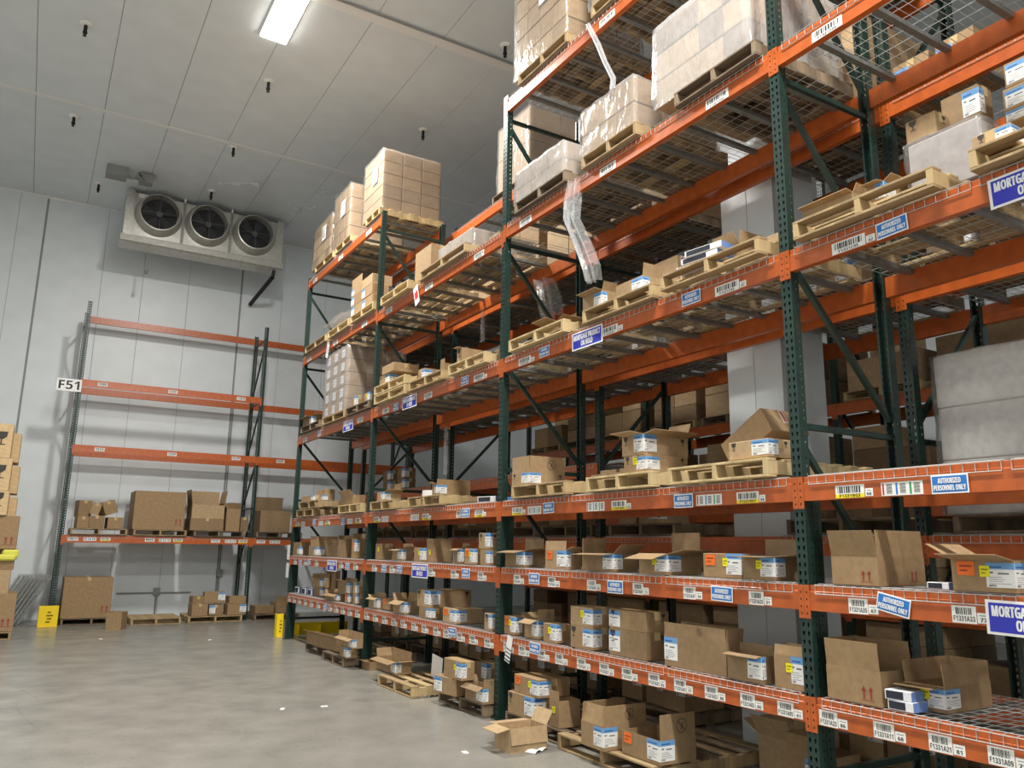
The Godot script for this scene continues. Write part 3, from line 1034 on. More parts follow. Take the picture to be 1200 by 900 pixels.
	for k in sp.size():
		sprinkler(hy(sp[k][0], sp[k][1], CEIL), "white sprinkler head with dark nozzle " + sl[k])
	evaporator()
	# frosted scraps of film stuck to the ceiling
	var scraps := [[[255, 213], [275, 212], [302, 212], [305, 222]], [[332, 232], [342, 240], [352, 246]], [[370, 228], [376, 222], [382, 221]], [[352, 238], [362, 242], [370, 240]], [[388, 230], [394, 226]]]
	var si := 0
	for s in scraps:
		var c := hy(s[0][0], s[0][1], CEIL)
		var o := thing("film_scrap", "torn white film scrap hanging from the ceiling, %s from the evaporator" % ORD[si], "plastic scrap", Vector3(c.x, CEIL, c.z), 0, "film scraps on the ceiling")
		var b := MB.new()
		for k in s.size() - 1:
			var p := hy(s[k][0], s[k][1], CEIL) - o.position
			var q := hy(s[k + 1][0], s[k + 1][1], CEIL) - o.position
			for j in 4:
				var a := p.lerp(q, j / 4.0) + Vector3(0, -0.01 - 0.02 * rng.randf(), 0.05 * rng.randf())
				var e := p.lerp(q, (j + 1) / 4.0) + Vector3(0, -0.01 - 0.02 * rng.randf(), 0.05 * rng.randf())
				var dn := Vector3(0.02, -0.06 - 0.05 * rng.randf(), 0.05 * rng.randf())
				b.quad(a, e, e + dn, a + dn * 0.7)
		part("film", b.mesh(), M.film[2], o)
		si += 1

func evaporator() -> void:
	var zf := -18.6
	var t := thing("evaporator_unit", "long aluminium three-fan evaporator hung under the ceiling at the end wall", "evaporator", Vector3(2.79, 8.1, zf))
	var b := MB.new()
	b.cbox(Vector3(-1.74, 0.1, -0.5), Vector3(1.74, 1.22, 0.0), 0.012)
	part("casing", b.mesh(), M.alu, t)
	for k in 3:
		var cx := -1.05 + k * 1.05
		piece("face_panel", Vector3(0.98, 0.98, 0.012), Vector3(cx, 0.7, 0.008), M.alu, t)
		var turn := Transform3D(Basis(Vector3.RIGHT, PI / 2), Vector3(cx, 0.76, 0.014))
		var s := MB.new()
		s.lathe([[0.5, 0.0], [0.5, 0.02], [0.42, 0.26], [0.4, 0.265], [0.395, 0.02]], 40, turn)
		var sh := part("fan_shroud", s.mesh(), M.alu, t)
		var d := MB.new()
		d.lathe([[0.0, 0.022], [0.385, 0.02]], 32, turn)  # black disc: the shade inside the fan put into its colour
		part("opening_shade_disc", d.mesh(), M.black, sh)
		var f := MB.new()
		for i in 5:
			var a := TAU * i / 5 + k
			var p := Vector3(cx + cos(a) * 0.07, 0.76 + sin(a) * 0.07, 0.07)
			var q := Vector3(cx + cos(a + 0.1) * 0.37, 0.76 + sin(a + 0.1) * 0.37, 0.075)
			var q2 := Vector3(cx + cos(a + 0.75) * 0.36, 0.76 + sin(a + 0.75) * 0.36, 0.05)
			var p2 := Vector3(cx + cos(a + 1.0) * 0.08, 0.76 + sin(a + 1.0) * 0.08, 0.05)
			f.quad(p, q, q2, p2)
		part("fan_blades", f.mesh(), M.fan, sh)
		var g := MB.new()
		for i in 4:
			var a := TAU * i / 4 + 0.05
			g.tube(Vector3(cx, 0.76, 0.22), Vector3(cx + cos(a) * 0.4, 0.76 + sin(a) * 0.4, 0.2), 0.006, 6)
		g.lathe([[0.0, 0.1], [0.07, 0.1], [0.07, 0.05]], 16, Transform3D(Basis(Vector3.RIGHT, PI / 2), Vector3(cx, 0.76, 0.04)))
		part("fan_guard", g.mesh(), M.guard, sh)
	for xx in [-0.525, 0.525]:
		piece("seam_strip", Vector3(0.05, 1.0, 0.02), Vector3(xx, 0.7, 0.012), M.galv, t)
		piece("hanger_bolt", Vector3(0.04, 0.1, 0.04), Vector3(xx, 1.26, -0.02), M.white, t)
	piece("end_panel", Vector3(0.16, 1.06, 0.06), Vector3(-1.66, 0.72, 0.02), M.alu, t)
	piece("end_panel", Vector3(0.16, 1.06, 0.06), Vector3(1.66, 0.72, 0.02), M.alu, t)
	piece("maker_plate", Vector3(0.2, 0.11, 0.006), Vector3(-1.4, 1.15, 0.018), M.white, t)
	var dp := MB.new()
	var pf := [Vector2(0.0, 0.2), Vector2(0.06, 0.19), Vector2(0.07, 0.05), Vector2(0.03, 0.02), Vector2(-0.4, 0.0), Vector2(-0.4, 0.1)]
	for i in pf.size() - 1:
		dp.quad(Vector3(-1.78, pf[i].y, pf[i].x), Vector3(1.78, pf[i].y, pf[i].x), Vector3(1.78, pf[i + 1].y, pf[i + 1].x), Vector3(-1.78, pf[i + 1].y, pf[i + 1].x))
	for s in [-1.78, 1.78]:
		for i in pf.size() - 2:
			dp.tri(Vector3(s, pf[0].y, pf[0].x), Vector3(s, pf[i + 1].y, pf[i + 1].x), Vector3(s, pf[i + 2].y, pf[i + 2].x), Vector3(signf(s), 0, 0))
	part("drain_pan", dp.mesh(), M.alu, t)
	var pp := MB.new()
	pp.tube(Vector3(1.62, 0.06, -0.1), Vector3(1.6, -0.14, -0.12), 0.04, 10)
	pp.tube(Vector3(1.6, -0.14, -0.12), Vector3(1.42, -0.5, -1.5), 0.05, 10)
	part("drain_pipe", pp.mesh(), M.rubber, t)
	var p3 := MB.new()
	p3.tube(Vector3(-1.15, 0.0, -0.4), Vector3(-1.15, -0.42, -0.4), 0.014, 8)
	p3.tube(Vector3(-1.15, -0.42, -0.4), Vector3(-1.15, -0.5, -0.4), 0.035, 8)
	part("sensor_rod", p3.mesh(), M.grey, t)
	# electrical boxes on the ceiling beside it
	var c := hy(140, 203, CEIL - 0.1)
	var e := thing("junction_box", "grey electrical boxes with flexible cables at the evaporator corner", "junction box", Vector3(c.x, CEIL - 0.003, c.z), 0)
	piece("box", Vector3(0.4, 0.2, 0.34), Vector3(-0.05, -0.1, 0), M.grey, e)
	piece("box", Vector3(0.26, 0.2, 0.24), Vector3(0.52, -0.12, 0.02), M.grey, e)
	var cb := MB.new()
	cb.tube(Vector3(0.1, -0.12, 0), Vector3(0.45, -0.14, 0.02), 0.03, 8)
	cb.tube(Vector3(0.1, -0.15, 0.05), Vector3(0.22, -0.28, 0.3), 0.03, 8)
	cb.tube(Vector3(0.22, -0.28, 0.3), Vector3(0.35, -0.22, 0.5), 0.03, 8)
	cb.tube(Vector3(0.5, -0.2, 0.05), Vector3(0.38, -0.26, 0.5), 0.025, 8)
	part("cable", cb.mesh(), M.grey, e)

var main_beams := {}
func build_racks() -> void:
	post_m = post_mesh(6.68)
	post_low = post_mesh(2.06)
	beam_m = beam_mesh(BAY - 0.08)
	conn_m = connector_mesh()
	make_deck_meshes()
	var fr := []
	for k in range(-1, 4):
		fr.append(Z0 - BAY * k)
	# main rack
	var t := thing("pallet_rack", "tall orange and green pallet rack beside the aisle, full of opened cartons", "pallet rack", Vector3(XF, 0, 0))
	var bm := []
	for b in range(-1, 3):
		for l in range(1, 7):
			if l == 6 and b == 1:
				continue
			var y: float = LEV[l] - (0.05 if l == 5 and b == 1 else 0.0)
			bm.append([Z0 - BAY * (b + 0.5), y, false])
			bm.append([Z0 - BAY * (b + 0.5), y, true])
	var made := rack(t, fr, 6.68, bm)
	for b in range(-1, 3):
		for l in range(1, 7):
			if l == 6 and b == 1:
				continue
			var y: float = LEV[l] - (0.05 if l == 5 and b == 1 else 0.0)
			main_beams["%d_%d" % [b, l]] = made["%.2f_%.2f_f" % [Z0 - BAY * (b + 0.5), y]]
			for k in 3:
				deck(Vector3(XF, y, Z0 - BAY * (b + 0.5) + (k - 1) * 1.21), 0, "galvanised wire deck, %s along the %s, %s from back wall" % [ORD[2 - k], SHELF[l], bay_name(b)], "wire decks of the main rack")
	# second row, back to back
	var t2 := thing("pallet_rack", "second orange and green rack row standing back to back behind the first", "pallet rack", Vector3(5.39, 0, 0))
	bm = []
	for b in range(-1, 3):
		for y in [1.76, 3.601, 5.1135, 6.6374]:
			bm.append([Z0 - BAY * (b + 0.5), y, false])
			bm.append([Z0 - BAY * (b + 0.5), y, true])
			for k in 3:
				if b == 0 and k == 1:
					continue          # the boxed column passes here
				deck(Vector3(5.39, y, Z0 - BAY * (b + 0.5) + (k - 1) * 1.21), 0, "wire deck of the rear row, %s along, %s, shelf at %s" % [ORD[2 - k], bay_name(b), {1.76: "chest height", 3.601: "mid height", 5.1135: "upper height", 6.6374: "the top"}[y]], "wire decks of the rear row")
	for b in [1, 2]:
		bm.append([Z0 - BAY * (b + 0.5), 2.58, false])
		bm.append([Z0 - BAY * (b + 0.5), 2.58, true])
		for k in 3:
			deck(Vector3(5.39, 2.58, Z0 - BAY * (b + 0.5) + (k - 1) * 1.21), 0, "wire deck of the rear row, %s along, %s, shelf above head height" % [ORD[2 - k], bay_name(b)], "wire decks of the rear row")
	rack(t2, fr, 6.68, bm, false, true, true)
	# third row across the rear aisle
	var t3 := thing("pallet_rack", "distant orange and green rack across the rear aisle", "pallet rack", Vector3(8.8, 0, 0))
	var f3 := [-2.83, -6.58, -10.33, -14.08]
	bm = []
	for k in 3:
		for y in [1.0, 2.2, 3.52, 5.0, 6.4]:
			bm.append([f3[k] - BAY / 2, y, false])
			bm.append([f3[k] - BAY / 2, y, true])
	rack(t3, f3, 6.68, bm, false)
	# rack on the end wall, turned to face the camera
	var t4 := thing("pallet_rack", "half-empty orange and green pallet rack against the pale end wall", "pallet rack", Vector3(0, 0, -18.7), PI / 2)
	bm = []
	var f4 := [0.61, 4.36, 8.11]
	for k in 2:
		for q in [[1.768, 1], [3.609, 1], [4.989, 0], [6.62, -1]]:
			var zc: float = f4[k] + BAY / 2
			if q[1] == 1 or (q[1] == 0 and k == 0):
				bm.append([zc, q[0], false])
			bm.append([zc, q[0], true])
	var made4 := rack(t4, f4, 6.68, bm, false)
	for k in 2:
		for j in 3:
			deck(Vector3(f4[k] + BAY / 2 + (j - 1) * 1.21, 1.768, -18.7), PI / 2, "wire deck on the end-wall rack, %s along from its corner post" % ORD[k * 3 + j], "wire decks of the end-wall rack")
	# labels on the end-wall beams: [world x pixel, beam key, kind]
	for q in [[204, 462, 4.99, 0], [122, 452, 4.99, 0], [284, 468, 4.99, 0], [118, 529, 3.61, 0], [203, 533, 3.61, 0], [278, 538, 3.61, 0], [330, 541, 3.61, 1], [87, 634, 1.77, 0], [105, 634, 1.77, 0], [125, 634, 1.77, 0], [177, 634, 1.77, 0], [193, 634, 1.77, 0], [210, 634, 1.77, 0], [254, 635, 1.77, 0], [270, 635, 1.77, 0], [286, 635, 1.77, 0], [307, 635, 1.77, 1], [322, 635, 1.77, 1]]:
		var zc: float = f4[q[3]] + BAY / 2
		var wx := hz(q[0], q[1], -18.7).x
		var kind := "w"
		if absf(q[2] - 1.77) < 0.01 and q[0] in [105, 193, 270, 322]:
			kind = "t"
		elif absf(q[2] - 1.77) < 0.01 and q[0] in [125, 210, 286]:
			kind = "y"
		sticker(made4["%.2f_%.2f_f" % [zc, q[2]]], "location_label", beam_label(kind, "F1351C%02d" % (q[0] % 50), "", 0.24), wx - zc - 0.12, -0.115)
	# aisle sign F51
	var fs := hz(81, 451, -18.66)
	var t5 := thing("sign", "white aisle sign reading F51 on the end-wall rack post", "sign", fs, 0)
	var pl := MB.new()
	pl.cbox(Vector3(-0.23, -0.13, 0), Vector3(0.23, 0.13, 0.006), 0.002, lin(240, 241, 240))
	part("plate", pl.mesh(), M.print, t5)
	var tx := MB.new()
	put_text(tx, "F51", -0.19, -0.09, 0.38, 0.18, 0.007, DARK, fontb)
	part("lettering", tx.mesh(), M.print, t5)
	beam_labels()

func beam_labels() -> void:
	# [bay, level, centre px, py, kind, code, number, width]
	var rows := [
		[-1, 1, 977, 852, "a", "F1331A23", "86"], [-1, 1, 1043, 866, "a", "F1331A11", "68"], [-1, 1, 1110, 879, "a", "F1331A21", "81"], [-1, 1, 1182, 892, "a", "F1331A09", "72"],
		[0, 1, 926, 836, "a", "F1331A05", "61"], [0, 1, 881, 826, "a", "F1331A03", "80"], [0, 1, 838, 817, "a", "F1331A52", "86"], [0, 1, 801, 809, "a", "F1331A41", "77"], [0, 1, 770, 802, "a", "F1331A31", "82"], [0, 1, 738, 795, "a", "F1331A37", "65"], [0, 1, 711, 788, "a", "F1331A27", "63"], [0, 1, 684, 782, "a", "F1331A29", "71"], [0, 1, 658, 776, "a", "F1331A13", "62"], [0, 1, 637, 771, "a", "F1331A15", "74"], [0, 1, 614, 766, "a", "F1331A17", "59"], [0, 1, 596, 762, "a", "F1331A19", "58"],
		[1, 1, 573, 756, "a", "F1333A03", "63"], [1, 1, 555, 752, "a", "F1333A05", "61"], [1, 1, 540, 748, "a", "F1333A07", "60"], [1, 1, 524, 745, "a", "F1333A09", "62"], [1, 1, 512, 743, "a", "F1333A11", "68"], [1, 1, 498, 740, "a", "F1333A13", "66"], [1, 1, 486, 737, "a", "F1333A15", "65"], [1, 1, 473, 734, "a", "F1333A17", "52"], [1, 1, 462, 731, "a", "F1333A19", "57"], [1, 1, 451, 729, "a", "F1333A21", "54"], [1, 1, 440, 726, "a", "F1333A23", "51"], [1, 1, 430, 724, "a", "F1333A25", "53"],
		[2, 1, 419, 722, "a", "F1335A03", "51"], [2, 1, 410, 720, "a", "F1335A05", "52"], [2, 1, 402, 718, "a", "F1335A07", "55"], [2, 1, 394, 716, "a", "F1335A09", "57"], [2, 1, 387, 715, "a", "F1335A11", "60"], [2, 1, 373, 712, "a", "F1335A13", "61"], [2, 1, 365, 710, "a", "F1335A15", "63"], [2, 1, 358, 708, "a", "F1335A17", "64"], [2, 1, 351, 706, "a", "F1335A19", "66"], [2, 1, 345, 705, "a", "F1335A21", "68"], [2, 1, 339, 704, "a", "F1335A23", "70"],
		[-1, 2, 1012, 715, "a", "F1331A35", "67"], [-1, 2, 1138, 727, "a", "F1331A33", "77"],
		[0, 2, 891, 704, "a", "F1331A25", "51"], [0, 2, 812, 699, "a", "F1331A47", "79"], [0, 2, 751, 692, "a", "F1331A45", "71"], [0, 2, 696, 687, "a", "F1331A43", "69"], [0, 2, 649, 683, "a", "F1331A39", "68"], [0, 2, 608, 680, "a", "F1331A49", "61"],
		[1, 2, 565, 676, "a", "F1333A27", "58"], [1, 2, 533, 674, "a", "F1333A29", "55"], [1, 2, 506, 672, "a", "F1333A31", "51"], [1, 2, 460, 668, "a", "F1333A33", "52"], [1, 2, 439, 667, "a", "F1333A35", "54"],
		[2, 2, 417, 665, "a", "F1335A25", "62"], [2, 2, 400, 664, "a", "F1335A27", "61"], [2, 2, 371, 662, "a", "F1335A29", "66"], [2, 2, 358, 661, "a", "F1335A31", "67"], [2, 2, 346, 660, "a", "F1335A33", "69"],
		[-1, 3, 1001, 579, "y", "F1331B03", "66"], [-1, 3, 1057, 575, "t", "F1331B03", ""],
		[0, 3, 880, 585, "y", "F1331B01", "88"], [0, 3, 831, 587, "t", "F1331B05", ""], [0, 3, 728, 592, "y", "F1331B05", "63"], [0, 3, 698, 594, "t", "F1331B07", ""], [0, 3, 608, 599, "y", "F1331B07", "62"], [0, 3, 626, 598, "t", "F1331B09", ""],
		[1, 3, 563, 601, "y", "F1333B01", "57"], [1, 3, 541, 602, "w", "F1333B03", ""], [1, 3, 500, 606, "y", "F1333B03", "58"], [1, 3, 486, 606, "t", "F1333B03", ""], [1, 3, 442, 610, "y", "F1333B05", "59"], [1, 3, 451, 609, "t", "F1333B07", ""],
		[2, 3, 420, 611, "y", "F1335B01", "53"], [2, 3, 410, 611, "t", "F1335B03", ""], [2, 3, 384, 613, "y", "F1335B03", "56"], [2, 3, 376, 614, "t", "F1335B05", ""], [2, 3, 349, 616, "y", "F1335B05", "54"], [2, 3, 355, 616, "t", "F1335B07", ""],
		[-1, 4, 1000, 289, "w", "F1331C05", "42"], [0, 4, 856, 338, "w", "F1331C03", "87"], [0, 4, 717, 387, "w", "F1331C07", "61"], [0, 4, 617, 424, "w", "F1331C09", "58"],
		[1, 4, 563, 442, "w", "F1333C01", "52"], [1, 4, 503, 464, "w", "F1333C03", ""], [1, 4, 453, 482, "w", "F1333C05", ""], [2, 4, 423, 493, "w", "F1335C01", ""], [2, 4, 358, 516, "w", "F1335C03", ""],
		[-1, 5, 974, 32, "w", "F1331D05", ""], [0, 5, 844, 116, "w", "F1331D03", ""], [0, 5, 715, 199, "w", "F1331D07", ""], [0, 5, 618, 260, "w", "F1331D09", ""],
		[1, 5, 563, 302, "w", "F1333D01", ""], [1, 5, 504, 336, "w", "F1333D03", ""], [1, 5, 457, 363, "w", "F1333D05", ""], [2, 5, 428, 381, "w", "F1335D01", ""], [2, 5, 394, 402, "w", "F1335D03", ""], [2, 5, 363, 422, "w", "F1335D05", ""],
		[0, 6, 714, 23, "w", "F1331E01", ""], [2, 6, 433, 274, "w", "F1335E01", ""], [2, 6, 400, 303, "w", "F1335E03", ""], [2, 6, 370, 329, "w", "F1335E05", ""]]
	for r in rows:
		var bm: Node3D = main_beams["%d_%d" % [r[0], r[1]]]
		var zc: float = bm.position.z
		var wd := 0.19 if r[4] == "a" else 0.25
		if r[1] >= 4:
			wd = 0.3
		var p := hx(r[2], r[3], XF)
		var yo := clampf(p.y - bm.position.y - 0.042, -0.145, -0.09)
		sticker(bm, "location_label", beam_label(r[4], r[5], r[6], wd), p.z - zc - wd / 2, yo)
	# blue signs: [px, py, kind, tilt, label]
	var si := [
		[1113, 567, "A", 0.0, "beside three coloured barcodes on the near third-shelf beam"], [1047, 709, "A", -0.2, "hanging crooked on the near second-shelf beam"], [1045, 266, "A", 0.04, "on the near fourth-shelf beam"],
		[846, 696, "A", -0.02, "on the second-shelf beam beside the green post"], [721, 688, "A", 0, "mid second-shelf beam of the third bay from back wall"], [626, 678, "A", 0, "on the second-shelf beam next past a green post"], [801, 587, "A", 0, "left of coloured barcodes on the third-shelf beam"], [643, 595, "A", 0.03, "small, next to coloured barcodes on the third-shelf beam"],
		[810, 349, "A", 0.0, "under the pallets of the fourth shelf, third bay from back wall"], [638, 412, "A", 0.0, "on the fourth-shelf beam just past a green post"], [627, 760, "A", -0.03, "on the lowest beam beside hanging packing slip"], [530, 741, "A", 0.02, "on the lowest beam of the second bay from back wall"],
		[546, 672, "A", 0, "on the second-shelf beam of the second bay, beside the post"], [468, 667, "A", 0, "on the second-shelf beam, middle of three signs, second bay"], [450, 666, "A", 0, "on the second-shelf beam, start of the second bay from back wall"], [546, 601, "A", 0, "on the third-shelf beam of the second bay from back wall"],
		[545, 446, "A", 0.0, "on the fourth-shelf beam of the second bay, beside the post"], [464, 477, "A", 0.0, "on the fourth-shelf beam beside the larger hold sign"], [407, 664, "A", 0, "on the second-shelf beam of the end bay, beside the hold sign"], [352, 660, "A", 0, "on the second-shelf beam at the rack end"], [362, 659, "A", 0.1, "slightly raised on the second-shelf beam at the rack end"], [402, 611, "A", 0, "on the third-shelf beam of the end bay, mid length"], [368, 612, "A", 0, "on the third-shelf beam near the rack end"], [381, 712, "A", 0.3, "tilted on the lowest beam of the end bay"], [374, 508, "A", 0.0, "on the fourth-shelf beam near the rack end"],
		[1214, 728, "M", -0.02, "on the near second-shelf beam"], [1214, 209, "M", 0.02, "on the near fourth-shelf beam under pallets"], [688, 396, "M", 0.0, "on the fourth-shelf beam, third bay from back wall"], [492, 669, "M", 0, "on the second-shelf beam of the second bay from back wall"], [480, 471, "M", 0.0, "on the fourth-shelf beam of the second bay from back wall"], [389, 663, "M", 0, "on the second-shelf beam of the end bay"], [408, 499, "M", 0.0, "on the fourth-shelf beam of the end bay"]]
	for s in si:
		var p := hx(s[0], s[1], XF - 0.008)
		if s[2] == "A":
			var w := 0.2 if s[0] > 700 else 0.18
			sign_plate(p, ["AUTHORIZED", "PERSONNEL ONLY"], w, 0.1, lin(40, 120, 200), s[3], "blue authorized-personnel sign " + s[4], "authorized personnel signs")
		else:
			sign_plate(p, ["MORTGAGE PRODUCT", "ON HOLD"], 0.46, 0.165, lin(52, 58, 186), s[3], "dark blue product-hold sign " + s[4], "product hold signs")

const UP4 := [0, 0, 0, 0]
func shelf_items() -> void:
	# lowest shelf
	shelf_cartons([
		[2, 1, 0.12, 368, 378, 386, 689, 0.0, [], "l", 1], [2, 1, 0.1, 366, 378, 386, 677, 689, [105, 999, 0, 30], "l", 0], [2, 1, 0.2, 379, 390, 397, 672, 0.0, [20, 0, 0, 999], "", 2],
		[2, 1, 0.03, 381, 395, 405, 697, 0.0, [120, 999, 25, 40], "l", 1], [2, 1, 0.06, 404, 409.5, 414, 697, 0.0, [], "ol", 0], [2, 1, 0.05, 413.5, 418, 425, 697, 0.0, [], "l", 1], [2, 1, 0.06, 396, 409.5, 414, 683, 697, [60, 999, 0, 999], "l", 2], [2, 1, 0.05, 413.5, 418, 425, 682, 697, [], "l", 0],
		[1, 1, 0.03, 432, 442.5, 450, 701, 0.0, [115, 999, 0, 60], "l", 0], [1, 1, 0.08, 448, 457, 465, 702, 0.0, [], "o", 1], [1, 1, 0.02, 461, 474, 491, 705, 0.0, [115, 999, 10, 30], "l", 0], [1, 1, 0.03, 491, 505, 519, 713, 0.0, [], "l", 2], [1, 1, 0.03, 489, 503.5, 552, 692, 713, [], "lg", 0], [1, 1, 0.03, 519, 534, 566, 714, 0.0, [], "ol", 3], [1, 1, 0.03, 567.5, 576, 583, 719.5, 0.0, [], "lg", 0],
		[0, 1, 0.05, 588, 604, 624, 723, 0.0, [], "oly", 1], [0, 1, 0.06, 614.7, 630, 650, 727, 0.0, [110, 0, 999, 60], "ln", 0], [0, 1, 0.03, 636.5, 652, 668, 732, 0.0, [], "ly", 1], [0, 1, 0.03, 668.5, 694.5, 722, 736, 0.0, [], "lg", 1], [0, 1, 0.03, 668.5, 694.5, 722, 712.5, 736, [], "ly", 0],
		[0, 1, 0.03, 714, 757, 784, 742, 0.0, [], "Lg", 2], [0, 1, 0.03, 714, 757, 784, 718, 742, [], "Lg", 1], [0, 1, 0.03, 779, 851, 872, 753, 0.0, [0, 10, 0, 999], "Lf", 2], [0, 1, 0.02, 853, 893, 907, 770, 0.0, [100, 999, 0, 999], "l", 2], [0, 1, 0.03, 908, 943, 955, 771, 0.0, [-8, 999, 0, 999], "yl", 1],
		[-1, 1, 0.02, 970, 1033, 1072, 788, 0.0, [4, 999, -8, 0], "a", 1], [-1, 1, 0.17, 1062, 1108, 1163, 806, 0.0, [92, -4, 0, 6], "ly", 2],
		])
	# second shelf
	shelf_cartons([
		[2, 2, 0.03, 342, 351, 362, 641, 0.0, [0, 0, 10, 999], "l", 2], [2, 2, 0.03, 363, 371, 395, 641, 0.0, [-5, 0, 0, 0], "ln", 1], [2, 2, 0.05, 396, 404, 411, 632, 0.0, [999, 999, 0, 0], "", 2], [2, 2, 0.04, 412, 417, 428, 631, 0.0, [999, 999, 0, 0], "ol", 1],
		[1, 2, 0.06, 440, 447, 460, 637, 0.0, [], "y", 2], [1, 2, 0.04, 460, 471, 484, 644, 0.0, [100, 60, 0, 999], "l", 0], [1, 2, 0.03, 485, 497, 502, 642, 0.0, [], "ly", 1], [1, 2, 0.06, 498.5, 508, 529, 641, 0.0, [5, 5, 0, 0], "y", 1], [1, 2, 0.03, 531, 540, 547, 643, 0.0, [110, 60, 0, 999], "l", 2], [1, 2, 0.02, 544.5, 556, 562, 643, 0.0, [], "oly", 0], [1, 2, 0.03, 562.5, 574, 583, 644, 0.0, [], "l", 1], [1, 2, 0.03, 561, 574, 583, 624.5, 643.5, [], "lg", 0],
		[0, 2, 0.04, 592, 614, 638, 645.5, 0.0, [100, 80, 0, 999], "l", 2], [0, 2, 0.03, 639, 663, 681, 645, 0.0, [-5, 70, 999, 0], "olg", 0], [0, 2, 0.04, 682, 718.7, 747, 649, 0.0, [95, 55, 999, 0], "l", 2], [0, 2, 0.03, 749, 782, 822, 649, 0.0, [105, 80, 0, 999], "ly", 1], [0, 2, 0.03, 824, 869, 884, 649, 0.0, [], "oly", 1], [0, 2, 0.03, 870.5, 908, 936, 652.5, 0.0, [92, 85, 0, 999], "ly", 2],
		[-1, 2, 0.02, 975, 1029, 1084, 653, 0.0, [12, -2, 999, 8], "a", 1], [-1, 2, 0.02, 1116, 1190, 1230, 657, 0.0, [80, 999, 999, 60], "oly", 1]])
	# third shelf: cartons on pallets
	shelf_pallets([[2, 3, 347, 366, 0.05, 0.0, 2], [2, 3, 350, 373, 0.05, 0.135, 2], [2, 3, 396, 423, 0.05, 0.0, 0], [1, 3, 433, 461, 0.05, 0.0, 1], [1, 3, 477, 516, 0.06, 0.0, 1], [0, 3, 597.5, 663, 0.05, 0.0, 1], [0, 3, 684, 763, 0.06, 0.0, 0], [0, 3, 779, 899, 0.07, 0.0, 0]])
	shelf_cartons([
		[2, 3, 0.02, 353, 367, 374, 580, 0.265, [], "l", 0], [2, 3, 0.1, 368, 376, 392, 579.5, 0.265, [999, 0, 0, 0], "ln", 1], [2, 3, 0.05, 399.5, 414, 428, 579.5, 0.135, [40, 999, 999, 999], "", 0],
		[1, 3, 0.03, 442, 450, 470, 576, 0.135, [999, 75, 0, 999], "l", 0], [1, 3, 0.03, 509, 511.5, 551, 567, 0.135, [70, 8, 999, 999], "l", 1],
		[0, 3, 0.03, 600, 620, 662, 553, 0.135, [0, 5, 999, 999], "lgn", 0], [0, 3, 0.03, 731, 757.5, 806, 532, 0.135, [], "lyg", 0], [0, 3, 0.03, 729, 754, 806, 508, 532, [85, 80, 20, 999], "lg", 0], [0, 3, -0.02, 853.6, 900, 928, 513, 0.135, [], "lg", 3]])
	# fourth shelf
	shelf_pallets([[2, 4, 352, 374, 0.05, 0.0, 3], [2, 4, 377, 403, 0.05, 0.0, 1], [2, 4, 404.5, 434, 0.05, 0.0, 3], [1, 4, 438, 474, 0.07, 0.0, 0], [1, 4, 438, 474, 0.07, 0.135, 0], [1, 4, 478, 518, 0.06, 0.0, 1], [1, 4, 524, 568, 0.07, 0.0, 0], [0, 4, 595, 660, 0.07, 0.0, 0], [0, 4, 678.7, 764, 0.06, 0.0, 1], [0, 4, 772, 889, 0.1, 0.0, 1], [-1, 4, 928, 1093, 0.08, 0.0, 1], [-1, 4, 1132, 1330, 0.08, 0.0, 1]])
	shelf_cartons([
		[2, 4, 0.05, 353, 365, 377, 488, 0.135, [90, 60, 999, 999], "l", 2], [2, 4, 0.02, 412, 417, 424, 463, 0.135, [], "l", 1], [2, 4, 0.02, 427, 433, 437, 459, 0.135, [], "ly", 0],
		[1, 4, 0.06, 445, 456, 489, 437, 0.27, [], "lg", 0], [1, 4, 0.04, 448, 461, 491, 424, 437, [], "n", 0], [1, 4, 0.1, 490, 497, 520, 431, 0.135, [], "l", 1], [1, 4, 0.12, 516, 521, 527, 425, 0.135, [0, 999, 999, 999], "", 2], [1, 4, 0.08, 536, 541, 585, 407, 0.135, [90, 999, 0, 999], "g", 0],
		[0, 4, 0.15, 634, 652, 676, 376, 0.135, [80, 70, 0, 999], "", 2], [0, 4, 0.03, 683, 705.5, 722, 339, 0.135, [85, 20, 999, 60], "l", 1], [0, 4, 0.06, 721.5, 753, 776, 322, 0.135, [999, 10, 60, 999], "l", 0], [0, 4, 0.35, 757, 794, 800, 298, 0.135, [], "tg", 0], [0, 4, 0.3, 842, 868, 912, 285, 0.135, [40, 0, 999, 30], "", 1], [0, 4, 0.25, 890, 912, 930, 272, 0.135, [], "tg", 0],
		[-1, 4, 0.1, 940, 1000, 1012, 224, 0.135, [80, 30, 0, 999], "", 0], [-1, 4, 0.12, 1014, 1036, 1070, 211, 0.135, [95, 60, 0, 999], "l", 1], [-1, 4, 0.03, 1137, 1185, 1240, 142, 0.135, [], "lg", 0], [-1, 4, 0.3, 1060, 1096, 1112, 128, 0.51, [], "g", 1], [-1, 4, 0.45, 1102, 1148, 1163, 96, 0.51, [], "l", 2], [-1, 4, 0.42, 1174, 1240, 1262, 104, 0.44, [], "L", 1], [-1, 4, 0.42, 1172, 1240, 1262, 76, 104, [], "L", 0], [-1, 4, 0.42, 1173, 1240, 1262, 45, 76, [], "L", 1]])
